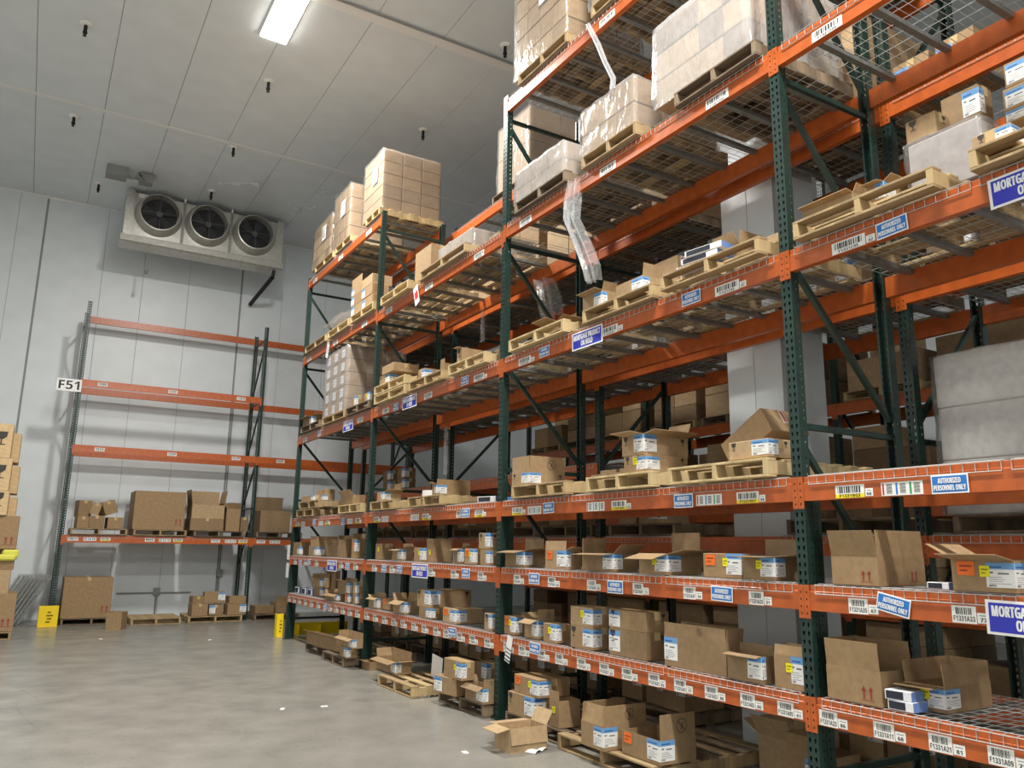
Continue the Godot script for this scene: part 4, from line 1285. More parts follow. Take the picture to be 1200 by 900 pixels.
	# fifth and top shelves
	shelf_pallets([[2, 5, 357, 381, 0.05, 0.0, 1], [2, 5, 383, 408, 0.05, 0.0, 0], [2, 5, 409.5, 437, 0.05, 0.0, 0], [1, 5, 445, 478, 0.07, -0.05, 0], [1, 5, 490, 545, 0.05, -0.05, 1], [0, 5, 601, 662, 0.05, 0.0, 3], [0, 5, 679, 745, 0.05, 0.0, 2], [0, 5, 785, 885, 0.05, 0.0, 3], [0, 6, 604, 664, 0.03, 0.0, 2], [0, 6, 690, 760, 0.03, 0.0, 2], [2, 6, 368, 390, 0.03, 0.0, 1], [2, 6, 392, 411, 0.03, 0.0, 1], [2, 6, 428, 449, 0.03, 0.0, 1]])  # third bay pallets a tone darker: underside shade put into the wood colour
	shelf_cartons([
		[2, 5, 0.02, 412, 424, 446, 352, 0.135, [], "L", 0], [2, 5, 0.02, 424.5, 436, 452, 344, 0.135, [], "L", 0], [2, 5, 0.02, 412, 424, 446, 340, 352, [], "L", 1], [2, 5, 0.02, 424.5, 436, 456, 331, 344, [], "L", 0], [2, 5, 0.02, 412.5, 424, 446, 331, 340, [0, 999, 999, 999], "L", 0], [2, 5, 0.02, 424.5, 436, 460, 320, 331, [], "", 3],
		[1, 5, 0.1, 463, 470, 484, 331, 0.085, [], "", 1], [1, 5, 0.1, 487, 505, 530, 285, 0.085, [], "", 0], [1, 5, 0.1, 573, 586, 596, 271, 0.0, [], "", 0]])

func lo(bay: int, lev: int, x: float, z0: float, z1: float, d: float, h: float, nd: int, nh: int, nw: int, film: int, tone: int, sd: int, label: String, paper := false, tagged := false) -> Node3D:
	return wrapped_stack("wrapped_load", label, Vector3(x + d / 2, LEV[lev] + 0.014 + 0.128, (z0 + z1) / 2), d, h, z1 - z0, nd, nh, nw, film, tone, sd, paper, "wrapped loads", 0.0, tagged)

func build_items() -> void:
	# film-wrapped loads
	lo(2, 6, 4.15, -14.55, -13.45, 1.0, 0.85, 3, 4, 3, 0, 2, 31, "wrapped brown carton load on the top shelf, first from back wall", true)
	lo(2, 6, 4.15, -13.35, -12.5, 1.0, 1.05, 3, 4, 3, 0, 1, 32, "wrapped brown carton load on the top shelf, second from back wall", true)
	lo(2, 6, 4.15, -11.82, -11.0, 1.0, 1.02, 3, 5, 2, 0, 1, 33, "tallest wrapped carton load on the top shelf corner", true)
	lo(0, 6, 4.15, -6.98, -5.98, 1.0, 1.25, 3, 5, 4, 0, 0, 34, "dotted cartons wrapped with label sheet on the top shelf above a post", true)
	lo(0, 6, 4.15, -5.55, -4.5, 1.0, 1.2, 3, 5, 3, 0, 1, 35, "wrapped load on the top shelf trailing a film ribbon")
	lo(0, 5, 4.13, -6.9, -5.99, 1.0, 0.36, 3, 2, 3, 2, 0, 36, "low load in white film, first on the fifth shelf past the post")
	lo(0, 5, 4.14, -5.7, -4.92, 1.0, 0.5, 3, 2, 3, 1, 0, 37, "middle load in white film on the fifth shelf")
	lo(0, 5, 4.13, -4.62, -3.6, 1.05, 0.75, 3, 3, 4, 2, 3, 38, "largest load in white film on the fifth shelf beside the green post")
	lo(2, 4, 4.15, hx(381, 450, 4.15).z, hx(405.5, 450, 4.15).z, 1.0, 1.1, 3, 5, 3, 1, 1, 39, "tall pale wrapped carton load on the fourth shelf of the end bay", false, true)
	wrapped_stack("wrapped_load", "large wrapped carton load on the rear row behind the top shelf", Vector3(5.97, LEV[6] + 0.14, -9.19), 1.03, 1.05, 0.9, 2, 2, 2, 1, 0, 40)
	wrapped_stack("wrapped_load", "big grey wrapped load of stacked flat cartons in the rear row", Vector3(5.97, 1.76 + 0.14, -2.63), 1.02, 1.12, 1.22, 1, 3, 1, 1, 12, 41)
	wrapped_stack("wrapped_load", "grey film-wrapped base load under cartons on the near fourth shelf", Vector3(4.4 + 0.3, LEV[4] + 0.142, (hx(1063, 180, 4.4).z + hx(1150, 175, 4.4).z) / 2), 0.6, hx(1108, 152, 4.4).y - LEV[4] - 0.142, hx(1150, 175, 4.4).z - hx(1063, 180, 4.4).z, 1, 1, 1, 0, 13, 42)
	for q in [[5.97, 1.774, -2.63, "under the big grey load"], [5.97, LEV[6] + 0.014, -9.19, "under the large rear top load"]]:
		pallet("old pallet in the rear row " + q[3], Vector3(q[0], q[1], q[2]), 1.1, 1.1, 3, "rear row pallets")
	loose_film()
	shelf_items()
	wall_rack_items()
	floor_items()
	rear_items()
	small_items()

func ribbon(label: String, pts: Array, w: float, film: int, called := "film_strip") -> void:
	var t := thing(called, label, "plastic film", pts[0], 0, "loose film")
	var b := MB.new()
	for i in pts.size() - 1:
		var a: Vector3 = pts[i] - pts[0]
		var c: Vector3 = pts[i + 1] - pts[0]
		var k := 6
		var wa: float = w * (0.6 + 0.7 * absf(sin(i * 1.7 + 0.4)))
		var wb: float = w * (0.6 + 0.7 * absf(sin((i + 1) * 1.7 + 0.4)))
		for j in k:
			var u0 := float(j) / k - 0.5
			var u1 := float(j + 1) / k - 0.5
			var f0 := Vector3(0.35 * w * sin(j * 2.4), 0, 0)
			var f1 := Vector3(0.35 * w * sin((j + 1) * 2.4), 0, 0)
			b.quad(a + Vector3(0, 0, u0 * wa) + f0, a + Vector3(0, 0, u1 * wa) + f1, c + Vector3(0, 0, u1 * wb) + f1, c + Vector3(0, 0, u0 * wb) + f0)
	part("film", b.mesh(), M.film[film], t)
func loose_film() -> void:
	var x := XF - 0.03
	ribbon("twisted white film ribbon dangling from the top shelf load", [hx(688, 28, x), hx(700, 52, x), hx(708, 72, x), hx(718, 92, x), hx(717, 104, x), hx(714, 120, x + 0.08)], 0.05, 2)
	ribbon("long clear film tail hanging below the fifth shelf beam", [hx(673, 212, x), hx(669, 235, x), hx(668, 258, x), hx(680, 285, x), hx(690, 312, x), hx(694, 330, x + 0.05)], 0.17, 1)
	ribbon("clear film hanging behind the post over the fourth shelf", [hx(635, 328, 5.1), hx(640, 350, 5.1), hx(644, 372, 5.1)], 0.3, 1)
	ribbon("thin film strip hanging under the rear fifth shelf", [Vector3(5.17, 4.97, hx(566, 368, 5.17).z), hx(565, 385, 5.17), hx(565, 400, 5.17)], 0.07, 1)
	ribbon("film strip hanging over the third shelf carton in the second bay", [hx(523, 500, 5.0), hx(522, 530, 5.0), hx(522, 556, 5.0)], 0.08, 1)
	ribbon("grey film heap lying on the fifth shelf of the end bay", [hx(412, 366, 4.5), hx(402, 374, 4.5), hx(392, 384, 4.5)], 0.5, 2, "film_heap")
	# white film bundle over cartons on the fifth shelf, second bay
	var z0 := hx(507, 305, 4.15).z
	var z1 := hx(545, 285, 4.15).z
	wrapped_stack("wrapped_load", "cartons slumped under white film on the fifth shelf, second bay", Vector3(4.7, LEV[5] + 0.09, (z0 + z1) / 2), 0.9, 0.26, z1 - z0, 2, 1, 3, 2, 0, 51)
	# tags
	for q in [[488, 346, 0.35, "red and white tag tied to the fifth shelf beam in the second bay", lin(220, 60, 60)], [384, 410, -0.3, "white tag tied to the fifth shelf beam in the end bay", lin(200, 200, 205)]]:
		var p := hx(q[0], q[1], XF - 0.012)
		var t := thing("hang_tag", q[3], "tag", p)
		t.basis = ONX * Basis(Vector3(0, 0, 1), q[2])
		var b := MB.new()
		b.box(Vector3(-0.07, -0.14, 0), Vector3(0.07, 0.14, 0.001), lin(236, 236, 236))
		rect(b, -0.05, -0.06, 0.05, 0.06, 0.0015, q[4])
		part("card", b.mesh(), M.print, t)
	var ps := hx(596, 760, XF - 0.012)
	var t2 := thing("packing_slip", "white packing slip with black bars hanging over the lowest beam", "paper", ps)
	t2.basis = ONX * Basis(Vector3(0, 0, 1), -0.25)
	var c := MB.new()
	c.box(Vector3(-0.05, -0.13, 0), Vector3(0.05, 0.12, 0.001), lin(240, 240, 240))
	for k in 4:
		rect(c, -0.05, -0.12 + k * 0.035, 0.05, -0.105 + k * 0.035, 0.0016, DARK if k < 2 else lin(120, 120, 120))
	part("sheet", c.mesh(), M.print, t2)
	# two notices on the end post
	for q in [[337, 647, "upper"], [335.5, 668, "lower"]]:
		var p := hx(q[0], q[1], XF - 0.01)
		var n := thing("paper_notice", "%s white paper notice taped to the rack's end post" % q[2], "paper", Vector3(p.x, p.y, -14.642 - 0.09))
		n.basis = ONX
		var d := MB.new()
		d.box(Vector3(-0.09, -0.13, 0), Vector3(0.09, 0.13, 0.001), lin(238, 238, 238))
		part("sheet", d.mesh(), M.print, n)

# cartons that face +z (the end wall rack and the pile): [px left, px right, pixel of top, base y, front z, depth, flaps, marks, tone, turn, label]
func front_cartons(rows: Array, group: String) -> void:
	for r in rows:
		var zf: float = r[4]
		var a := hz(r[0], r[2], zf)
		if r[3] > 10:
			r[3] = hz(r[0], r[3], zf).y
		var yb := pix(Vector3(a.x, r[3], zf)).y
		var ym: float = (r[2] + yb) / 2
		var x0 := hz(r[0], ym, zf).x
		var x1 := hz(r[1], ym, zf).x
		var h := clampf(a.y - r[3], 0.08, 1.4)
		var bx := fit(Vector3(x0, r[3], zf - r[5]), Vector3(x1, r[3] + h, zf))
		var sz: Vector3 = bx[1] - bx[0]
		var o := carton(r[10], Vector3((bx[0].x + bx[1].x) / 2, bx[0].y, (bx[0].z + bx[1].z) / 2), sz.z, sz.y, sz.x, PI / 2 + deg_to_rad(r[9]), r[6], r[7], r[8], group)
		if r.size() > 11:      # leans to one side
			o.rotation.x = deg_to_rad(r[11])
			o.position.y += sz.x * 0.5 * absf(sin(deg_to_rad(r[11])))
func wall_rack_items() -> void:
	var y := 1.782
	for q in [[1.28, 2], [2.45, 2], [3.65, 3], [4.98, 3]]:
		pallet("pallet on the end-wall rack shelf, %s from the F51 sign post" % next_of("f51p"), Vector3(q[0], y, -19.2), 1.1, 1.05, q[1], "pallets on the end-wall rack", PI / 2)
	y += 0.128
	front_cartons([
		[89, 104, 605, y, -18.75, 0.35, [], "", 1, 6, "lower first box of the small carton pile on the end-wall rack"], [105, 123, 604, y, -18.72, 0.35, [], "", 2, -4, "lower middle box of the small carton pile on the end-wall rack"], [125, 143, 606, y, -18.74, 0.35, [], "", 1, 5, "lower last box of the small carton pile on the end-wall rack"],
		[90, 106, 586, 605.5, -18.95, 0.35, [], "", 2, 10, "rear upper box of the small carton pile"], [104, 118, 590, 604.5, -18.75, 0.33, [], "", 0, -12, "front upper tilted box of the small carton pile", 14], [121, 137, 589, 605.5, -18.75, 0.33, [], "", 1, 16, "upper tilted box at the end of the small carton pile", -20],
		[157, 217, 574.5, y, -18.72, 0.95, [], "a", 1, 0, "huge taped carton with red arrows on the end-wall rack"],
		[223, 262, 607, y, -18.7, 0.7, [], "", 2, 0, "lower wide carton beside the huge one on the end-wall rack"], [225, 263, 591, 607, -18.74, 0.66, [999, 8, 0, 8], "", 3, 0, "upper wide opened carton on the end-wall rack"], [265, 281, 596, y, -18.75, 0.5, [30, 999, 0, 40], "", 1, 0, "torn open carton with white inside on the end-wall rack"], [282, 291, 606, y, -18.7, 0.4, [], "", 4, 0, "small dark carton at the end-wall rack post"],
		[305, 340, 598, y, -18.75, 0.75, [999, 999, -6, 999], "", 2, 0, "open carton with one raised flap and film on the end-wall rack"]], "cartons on the end-wall rack")
	# floor below
	pallet("pallet under the big arrowed carton on the floor", Vector3(1.33, 0, -19.2), 1.1, 1.1, 3, "floor pallets by the end wall", PI / 2)
	front_cartons([[73, 131, 677, 0.13, -18.65, 0.95, [], "a", 1, 0, "big carton with red arrows on the floor under the end-wall rack"]], "cartons on the floor by the end wall")
	pallet("empty pale pallet on the floor by the end wall", Vector3(2.48, 0, -18.75), 1.1, 0.95, 1, "floor pallets by the end wall", PI / 2)
	pallet("pale pallet holding a low heap of cartons by the end wall", Vector3(3.66, 0, -18.85), 1.1, 1.1, 1, "floor pallets by the end wall", PI / 2)
	pallet("grey pallet beside the end-wall rack post on the floor", Vector3(4.98, 0, -18.9), 1.1, 1.0, 3, "floor pallets by the end wall", PI / 2)
	front_cartons([
		[128, 147, 718, 0.0, -17.4, 0.35, [999, 999, 999, 999], "", 1, -22, "open carton with print standing on the floor before the pallets"],
		[224, 243, 708, 0.13, -18.35, 0.35, [], "", 1, 4, "first bottom carton of the floor heap"], [246, 262, 709, 0.13, -18.4, 0.35, [], "L", 2, -6, "middle bottom carton of the floor heap with label"], [266, 288, 708, 0.13, -18.4, 0.35, [], "l", 1, 3, "last bottom carton of the floor heap"],
		[225, 239, 699, 708, -18.55, 0.3, [], "", 2, 5, "first upper carton of the floor heap"], [240, 264, 694, 708, -18.5, 0.3, [], "l", 1, -3, "top carton of the floor heap"], [268, 288, 699, 708, -18.5, 0.3, [], "", 1, 4, "last upper carton of the floor heap"],
		[298, 320, 710, 0.13, -18.5, 0.4, [], "", 2, 5, "low carton on the grey floor pallet"], [322, 336, 706, 0.13, -18.6, 0.4, [10, 999, 999, 999], "", 1, 5, "carton with raised flap on the grey floor pallet"]], "cartons on the floor by the end wall")
	# post guards
	for q in [[Vector3(0.55, 0, -18.45), 0.34, "yellow steel post guard below the F51 sign"], [Vector3(4.13, 0, -15.0), 0.12, "narrow yellow post guard at the end of the main rack"]]:
		var t := thing("post_guard", q[2], "guard", q[0])
		var w: float = q[1]
		var b := MB.new()
		b.cbox(Vector3(-w / 2, 0.008, -0.01), Vector3(w / 2, 0.4, 0.01), 0.004)
		b.cbox(Vector3(-w / 2, 0.008, -0.15), Vector3(-w / 2 + 0.012, 0.4, -0.01), 0.004)
		b.cbox(Vector3(w / 2 - 0.012, 0.008, -0.15), Vector3(w / 2, 0.4, -0.01), 0.004)
		part("shield", b.mesh(), M.yellow, t)
		var mk := MB.new()
		for j in 4:
			rect(mk, -w * 0.1 + 0.05 * w * (j % 2), 0.08 + j * 0.06, w * 0.12 + 0.06 * w * (j % 3), 0.11 + j * 0.06, 0.011, lin(120, 100, 20))
		part("worn_print", mk.mesh(), M.print, t)
		piece("base_plate", Vector3(w, 0.008, 0.2), Vector3(0, 0.004, -0.07), M.yellow, t)
	var gr := thing("guard_rail", "low yellow guard rail across the end of the main rack", "guard", Vector3(4.8, 0, -15.0))
	var rb := MB.new()
	rb.cbox(Vector3(-0.45, 0.02, -0.02), Vector3(0.6, 0.24, 0.02), 0.008)
	part("rail", rb.mesh(), M.yellow, gr)
	for s in [-0.35, 0.05, 0.5]:
		piece("gusset", Vector3(0.02, 0.2, 0.12), Vector3(s, 0.1, 0.07), M.yellow, gr)
	# spare wire decks leaning on the wall beside the corner post
	for k in 6:
		var t := deck(Vector3(-0.42 + 0.075 * k, 0.03, -19.2), 0, "spare wire deck leaning beside the end-wall rack, %s from the wall" % ORD[k], "spare wire decks")
		t.basis = Basis(Vector3.UP, deg_to_rad(10)) * Basis(Vector3(0, 0, 1), deg_to_rad(-28)) * Basis(Vector3(0, 0, 1), PI / 2)
	# pile of cartons beside the aisle
	pallet("pallet under the tall carton pile beside the aisle", Vector3(-0.6, 0, -16.9), 1.1, 1.15, 2, "floor pallets by the end wall", PI / 2)
	front_cartons([
		[-46, 17, 697, 0.13, -16.4, 0.9, [], "a", 1, 0, "bottom carton with red arrows in the pile by the aisle"],
		[-40, 11, 668, 697, -16.42, 0.8, [], "", 3, 0, "second carton of the pile by the aisle, below the gloves"],
		[-44, 16, 656, 668, -16.42, 0.85, [], "", 2, 0, "thin carton beneath the yellow gloves in the pile"],
		[-44, 20, 643, 656, -16.62, 0.7, [], "", 0, 0, "carton recessed behind the yellow gloves in the pile"],
		[-44, 21, 603, 643, -16.42, 0.9, [], "a", 1, 0, "wide carton under the glass-marked cartons in the pile"]], "carton pile beside the aisle")
	var g := 0
	for q in [[-30, 9.5, 574, 603], [-28, 12.5, 535, 574], [-26, 14.5, 494, 535]]:
		var zf := -16.38
		var a := hz(q[0], q[2], zf)
		q[3] = hz(q[0], q[3], zf).y + 0.002
		var ym: float = (q[2] + pix(Vector3(a.x, q[3], zf)).y) / 2.0
		var x0 := hz(q[0], ym, zf).x
		var x1 := hz(q[1], ym, zf).x
		var h := a.y - float(q[3])
		var t := thing("cardboard_box", "tan carton printed with a black wine glass, %s from the bottom" % ORD[g], "box", Vector3((x0 + x1) / 2, q[3], zf - 0.4), 0, "carton pile beside the aisle")
		var b := MB.new()
		b.cbox(Vector3((x0 - x1) / 2, 0, -0.4), Vector3((x1 - x0) / 2, h, 0.4), 0.005)
		part("body", b.mesh(), M.tan, t)
		part("print", print_glass(0.22), M.print, t, Transform3D(Basis(), Vector3((x1 - x0) / 2 - 0.16, h * 0.4, 0.403)))
		var t2 := thing("cardboard_box", "plain tan carton behind the glass-marked one, %s from the bottom" % ORD[g], "box", Vector3((x0 + x1) / 2 + 0.12, float(q[3]) + 0.1, zf - 1.2), 0, "carton pile beside the aisle")
		var b2 := MB.new()
		b2.cbox(Vector3((x0 - x1) / 2, -0.1, -0.35), Vector3((x1 - x0) / 2, h - 0.16, 0.35), 0.005)
		part("body", b2.mesh(), M.tan, t2)
		g += 1
	var gl := thing("work_gloves", "pair of yellow-green gloves tucked in the carton pile", "gloves", hz(6, 651, -16.42), 0)
	var gb := MB.new()
	gb.cbox(Vector3(-0.16, -0.09, -0.05), Vector3(0.16, 0.02, 0.06), 0.03)
	gb.cbox(Vector3(-0.05, -0.04, -0.02), Vector3(0.2, 0.1, 0.04), 0.03)
	part("glove", gb.mesh(), std(rgb(216, 214, 90), 0.8), gl)

func floor_items() -> void:
	var G := "floor pallets of the main rack"
	# [near front corner on the floor, depth, width, tone, turn, label]
	for q in [[386, 772.5, 1.1, 1.2, 4, "dark pallet under flattened brown carton at the rack end"], [401.5, 782.5, 1.1, 0.9, 3, "grey pallet holding label-facing cartons by the second green post"], [482, 819, 1.15, 1.0, 1, "pale bare-boarded pallet before an open carton in the second bay"], [566, 842, 1.1, 1.0, 3, "brown pallet under the opened carton with crossed ring on the floor"], [663, 877, 1.1, 1.0, 3, "worn pallet under the stacked cartons past the green post"], [765, 921, 1.2, 1.2, 2, "pallet under two opened label cartons on the floor"]]:
		var c0 := hy(q[0], q[1], 0.0)
		pallet(q[5], Vector3(c0.x + q[2] / 2.0, 0, c0.z - q[3] / 2.0), q[2], q[3], q[4], G)
	floor_cartons([
		[355, 391, 398, 764, 749, 0.13, [60, 999, 999, 999], "", 1, 4, "flattened wide carton lying on dark pallet at the rack end"],
		[398, 406, 417, 772, 759, 0.13, [], "l", 1, 0, "lower label carton on grey pallet by the second green post"], [396, 413, 422, 759, 750, 0.36, [110, 999, 0, 0], "l", 0, 0, "upper opened carton on grey pallet by the second green post"],
		[424, 433, 441, 786, 776, 0.0, [80, 999, 999, 999], "", 1, 0, "tiny opened carton on the floor beside green post"],
		[441, 463, 482, 791, 776, 0.13, [105, 85, 0, 20], "l", 1, 0, "opened carton with spread flaps behind pale floor pallet"],
		[511, 530, 548, 817, 796, 0.13, [], "L", 1, 10, "small carton on brown floor pallet with end label"], [520, 541, 556, 796, 776, 0.38, [], "ly", 1, 0, "closed label carton with yellow sticker above small floor carton"],
		[545, 566, 580, 826, 806, 0.13, [120, 0, 999, 30], "ln", 2, 0, "opened carton with crossed ring print leaning at the green post"], [556, 570, 582, 800, 778, 0.13, [], "l", 2, 0, "dim label carton behind the green post on the floor"],
		[595, 624, 660, 845, 818, 0.13, [], "lg", 1, 0, "lower label carton on worn floor pallet past green post"], [602.5, 631, 668, 820, 797, 0.44, [], "oly", 1, 0, "upper carton with orange sticker on worn floor pallet"],
		[644, 655, 680, 854, 822, 0.13, [0, 999, 999, 999], "y", 1, 0, "small carton with yellow sticker beside worn floor pallet stack"],
		[681, 707, 758, 881, 852, 0.13, [-14, 0, 999, -10], "ln", 1, 0, "tall-flapped opened carton on floor pallet beside orange stickered one"], [729, 774, 816, 898, 869, 0.13, [999, 0, 999, 999], "oln", 2, 0, "carton with orange sticker and raised ring flap on floor pallet"],
		[890, 935, 985, 915, 872, 0.0, [30, 0, 10, 60], "", 3, 0, "opened plain carton on the floor under the lowest near shelf"],
		[912, 962, 1010, 930, 893, 0.0, [0, 999, 999, 0], "l", 1, 0, "plain opened carton on the floor beside near green post"]])
	# the opened carton lying in the aisle
	var c := hy(597, 884, 0.0)
	carton("opened carton with spread flaps lying out in the aisle", Vector3(c.x + 0.18, 0, c.z - 0.12), 0.36, 0.19, 0.25, 0.0, [100, 170, 30, 95], "", 3, "cartons on the floor")
	for q in [[628, 880, 0.1, "curled packing slip on the floor before the opened aisle carton"], [505, 815, 0.0, "paper sheet under the pale floor pallet corner"]]:
		var p := hy(q[0], q[1], 0.0)
		var t := thing("paper_sheet", q[3], "paper", p, 0.4)
		var b := MB.new()
		for i in 6:
			var x0 := -0.1 + i * 0.034
			b.quad(Vector3(x0, 0.004 + 0.02 * absf(sin(i)), -0.06), Vector3(x0 + 0.034, 0.004 + 0.02 * absf(sin(i + 1)), -0.06), Vector3(x0 + 0.034, 0.004 + 0.02 * absf(sin(i + 1)), 0.06), Vector3(x0, 0.004 + 0.02 * absf(sin(i)), 0.06))
		part("sheet", b.mesh(), M.paper, t)
	var p2 := hx(512, 782, 4.3)
	var t2 := thing("paper_sheet", "large white paper leaning on the closed floor carton", "paper", p2)
	t2.basis = ONX * Basis(Vector3(0, 0, 1), -0.1)
	var b2 := MB.new()
	b2.box(Vector3(-0.14, -0.13, 0), Vector3(0.14, 0.13, 0.002), lin(238, 238, 236))
	part("sheet", b2.mesh(), M.print, t2)
	# small litter
	for q in [[118, 749], [246, 750], [331, 831], [380, 828], [545, 882]]:
		var p := hy(q[0], q[1], 0.0)
		var t := thing("paper_scrap", "tiny white paper scrap lying on the %s" % ["concrete below the F51 sign", "concrete before the carton heap", "concrete in mid aisle, lone", "concrete in mid aisle, larger", "concrete near the opened aisle carton"][[118, 246, 331, 380, 545].find(q[0])], "litter", p, q[0], "paper litter on the floor")
		piece("scrap", Vector3(0.07, 0.006, 0.04), Vector3(0, 0.003, 0), M.paper, t)

func rear_items() -> void:
	# the rear rows, seen dimly through the first
	var r := RandomNumberGenerator.new()
	r.seed = 99
	for b in [2, 1, 0, -1]:
		for lv in [0.0, 1.774, 3.615]:
			for k in 3:
				if b == 0 and k == 1:
					continue
				if b == -1 and (k > 0 or lv == 1.774):
					continue
				var zc: float = Z0 - BAY * (b + 0.5) + (k - 1) * 1.2
				var nm: String = {0.0: "floor", 1.774: "chest-high shelf", 3.615: "mid shelf"}[lv]
				pallet("dim old pallet on the rear row %s, %s along, %s" % [nm, ORD[2 - k], bay_name(b)], Vector3(5.97, lv, zc), 1.1, 1.05, 3 + r.randi() % 2, "rear row pallets")
				var n := r.randi_range(1, 3)
				var zz := zc - 0.5
				for j in n:
					var w := r.randf_range(0.28, 0.34)
					var h := r.randf_range(0.2, 0.36)
					solids.append([Vector3(5.4, lv, zz), Vector3(6.4, lv + 0.4, zz + w)])
					carton("dim %s carton on the rear row %s, %s of pallet, %s along, %s" % ["opened" if j % 2 else "closed", nm, ORD[j], ORD[2 - k], bay_name(b)], Vector3(5.75 + r.randf() * 0.1, lv + 0.13, zz + w / 2), r.randf_range(0.35, 0.55), h, w, 0.0, [r.randf_range(20, 100), 999, 0, 30] if j % 2 else [], "l", r.randi() % 5, "rear row cartons")
					zz += w + 0.04
	for b in [2, 1, 0, -1]:  # mostly unseen upper loads, added to block light falling into the racks
		for li in 2:
			for k in 3:
				if b == 0 and k == 1 or (b > 0 and li == 1) or (b == 0 and li == 1 and k == 0) or (b == -1 and li == 0):
					continue
				var zc: float = Z0 - BAY * (b + 0.5) + (k - 1) * 1.2
				var yy: float = LEV[5 + li] + 0.014
				var where := "%s along the rear row's %s shelf, %s" % [ORD[2 - k], ["fifth", "top"][li], bay_name(b)]
				pallet("added old pallet " + where, Vector3(5.97, yy, zc), 1.1, 1.05, 3, "rear row pallets")
				wrapped_stack("added_carton_load", "added light-blocking brown carton load " + where, Vector3(5.97, yy + 0.128, zc), 1.0, 0.6 + 0.2 * ((k + b + 5) % 3), 1.0, 2, 2, 2, -1, 2, 200 + k, false, "added rear row loads", 0.2)
	for q in [[1040, 1084, 50, 0.55, "first"], [1092, 1140, 18, 0.55, "second"]]:
		var xx := 5.45
		var zb2 := hx(q[1], 70, xx).z
		var za := hx(q[0], 70, xx).z
		carton("%s labelled carton on the rear row's fifth shelf, above the near bay" % q[4], Vector3(xx + 0.3, LEV[5] + 0.014, (za + zb2) / 2), 0.5, 0.3, zb2 - za, 0.0, [], "L", 1, "rear row cartons")
	for j in 2:
		for q in [[449, 457.5, 466], [466, 474.5, 487]]:
			var X := 5.45
			var yb: float = 573 - 12 * j
			var z1 := hx(q[1], yb - 6, X).z
			var z0 := hx(q[0], yb - 6, X).z
			var d := hz(q[2], yb - 6, z1).x - X
			carton("dim label carton in the block of four on the rear row, %s" % (["bottom", "top"][j] + (", end-wall side" if q[0] < 450 else ", aisle side")), Vector3(X + d / 2, 2.594 + 0.185 * j, (z0 + z1) / 2), d, 0.183, z1 - z0, 0.0, [], "l", 4, "rear row cartons")
	# third row: loads added to hide the bright wall, their dark tones painted shade
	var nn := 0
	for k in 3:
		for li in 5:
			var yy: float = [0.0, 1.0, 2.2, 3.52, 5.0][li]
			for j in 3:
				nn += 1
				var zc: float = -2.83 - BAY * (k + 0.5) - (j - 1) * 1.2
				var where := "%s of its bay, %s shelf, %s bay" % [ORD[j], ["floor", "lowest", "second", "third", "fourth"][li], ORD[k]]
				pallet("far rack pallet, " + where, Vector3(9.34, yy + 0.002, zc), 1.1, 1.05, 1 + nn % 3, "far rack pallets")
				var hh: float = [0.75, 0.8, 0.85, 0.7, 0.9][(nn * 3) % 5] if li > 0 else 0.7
				wrapped_stack("added_carton_load", "added dark far rack carton load, " + where, Vector3(9.36, yy + 0.13, zc), 1.0, hh, 1.0, 2, 2 + nn % 2, 2, -1, 4 if nn % 2 else 2, nn, false, "added far rack loads", 0.35)

func blue_box(label: String, at: Vector3, s: Vector3, turn: float) -> void:
	var t := thing("product_box", label, "box", at, turn, "small blue and white product boxes")
	var b := MB.new()
	b.cbox(Vector3(-s.x / 2, 0, -s.z / 2), Vector3(s.x / 2, s.y, s.z / 2), 0.002, lin(228, 230, 234))
	rect2(b, s)
	part("body", b.mesh(), M.print, t)
func rect2(b: MB, s: Vector3) -> void:
	var x := -s.x / 2 - 0.0006
	var k := lin(40, 44, 56)
	b.quad(Vector3(x, s.y * 0.1, -s.z * 0.45), Vector3(x, s.y * 0.1, s.z * 0.2), Vector3(x, s.y * 0.9, s.z * 0.2), Vector3(x, s.y * 0.9, -s.z * 0.45), Vector3(-1, 0, 0), k)
	var z := s.z / 2 + 0.0006
	b.quad(Vector3(-s.x * 0.5, 0, z), Vector3(s.x * 0.5, 0, z), Vector3(s.x * 0.5, s.y, z), Vector3(-s.x * 0.5, s.y, z), Vector3(0, 0, 1), lin(110, 140, 200))
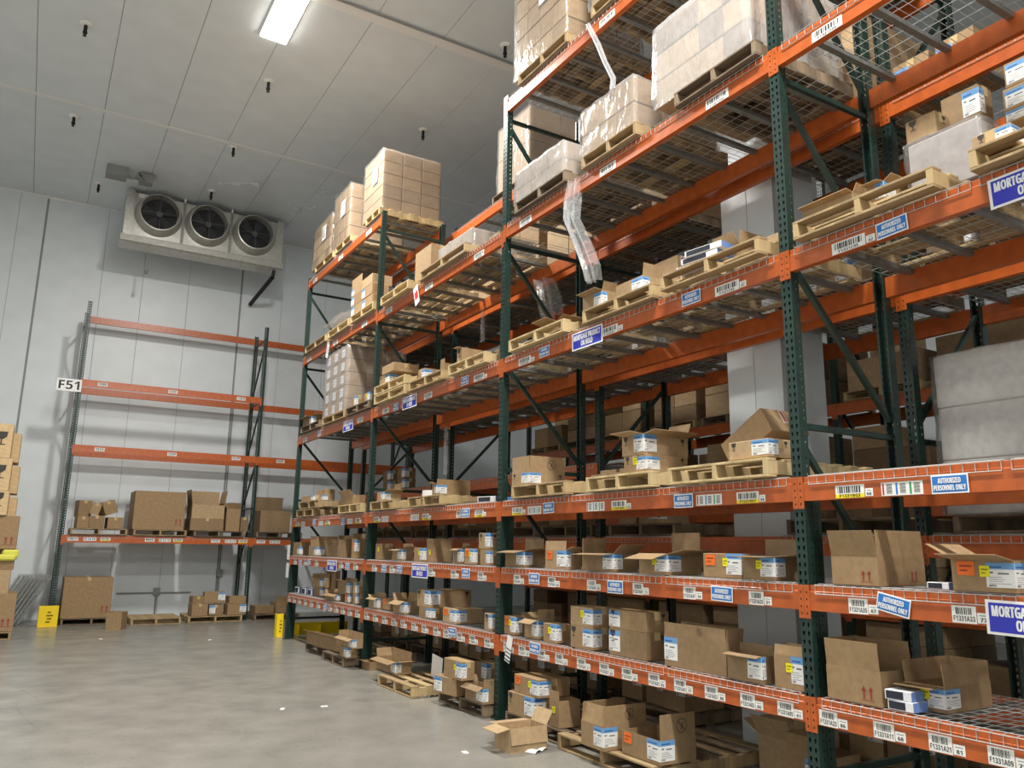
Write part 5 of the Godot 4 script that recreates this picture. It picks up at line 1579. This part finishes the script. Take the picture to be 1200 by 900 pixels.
func small_items() -> void:
	var y: float = LEV[1] + 0.014
	var p := hx(1040, 830, XF + 0.03)
	blue_box("lower slim product box beside the opened near carton, lowest shelf", Vector3(XF + 0.09, y, hx(1056, 830, XF + 0.03).z), Vector3(0.13, 0.05, 0.15), 0.0)
	blue_box("upper slim product box beside the opened near carton, lowest shelf", Vector3(XF + 0.09, y + 0.052, hx(1052, 818, XF + 0.03).z), Vector3(0.13, 0.05, 0.15), 0.08)
	blue_box("slim product box beside the orange-stickered near carton, second shelf", Vector3(XF + 0.12, LEV[2] + 0.014, hx(1105, 688, XF + 0.03).z - 0.04), Vector3(0.14, 0.035, 0.12), 0.0)
	var y4: float = LEV[4] + 0.142
	var zb := hx(822, 305, XF + 0.1).z
	for q in [[0.0, 0.0, "bottom"], [0.03, 0.05, "middle"], [0.05, 0.1, "top"]]:
		blue_box("%s blue product box of the stack on the fourth shelf pallet" % q[2], Vector3(XF + 0.1, y4 + q[1], zb + q[0] * 2), Vector3(0.2, 0.048, 0.34), 0.1 + q[0])
	for q in [[349, 695, "first"], [357, 696, "second"], [364, 696, "third"]]:
		blue_box("%s small product box at the rack-end of the lowest shelf" % q[2], Vector3(XF + 0.18, y, hx(q[0], q[1], XF + 0.1).z), Vector3(0.2, 0.1, 0.2), 0.1)
	blue_box("blue product boxes' flat remainder beside the post on the third shelf", Vector3(XF + 0.2, LEV[3] + 0.014, hx(573, 585, XF + 0.1).z), Vector3(0.3, 0.06, 0.3), 0.2)
	# tilted carton on the third shelf
	var X := XF + 0.06
	var z0 := hx(826, 545, X).z
	var z1 := hx(893, 500, X).z
	carton("tilted carton with white tape leaning over its neighbour on third shelf", Vector3(X + 0.42, LEV[3] + 0.262, (z0 + z1) / 2 - 0.03), 0.4, 0.2, 0.46, 0.0, [], "t", 0, "cartons on the main rack", "cardboard_box", Vector3(deg_to_rad(-30), 0, 0))
	# flattened cartons
	for q in [[686, 707, LEV[3] + 0.142, "first flattened dark carton on a pale pallet of the third shelf"], [708, 730, LEV[3] + 0.142, "second flattened dark carton on a pale pallet of the third shelf"], [538, 562, LEV[3] + 0.014, "flattened carton beside pallet on the third shelf, second bay"]]:
		var a := hx(q[0], 562, XF + 0.15).z
		var e := hx(q[1], 562, XF + 0.15).z
		var t := thing("flattened_carton", q[3], "box", Vector3(XF + 0.5, q[2], (a + e) / 2), 0, "flattened cartons")
		piece("sheet", Vector3(0.6, 0.05, e - a - 0.03), Vector3(0, 0.025, 0), M.card[4], t)
		piece("sheet", Vector3(0.5, 0.04, e - a - 0.06), Vector3(0.03, 0.071, 0.01), M.card[2], t, Vector3(0, 0.08, 0))
	# white roll on the third shelf, second bay
	var pr := hx(496, 580, XF + 0.1)
	var t3 := thing("film_roll", "flat white roll lying on the third shelf pallet, second bay", "roll", Vector3(XF + 0.25, LEV[3] + 0.142, pr.z))
	var b3 := MB.new()
	b3.lathe([[0.06, 0.0], [0.15, 0.0], [0.15, 0.09], [0.06, 0.09], [0.06, 0.0]], 24)
	part("ring", b3.mesh(), M.white, t3)
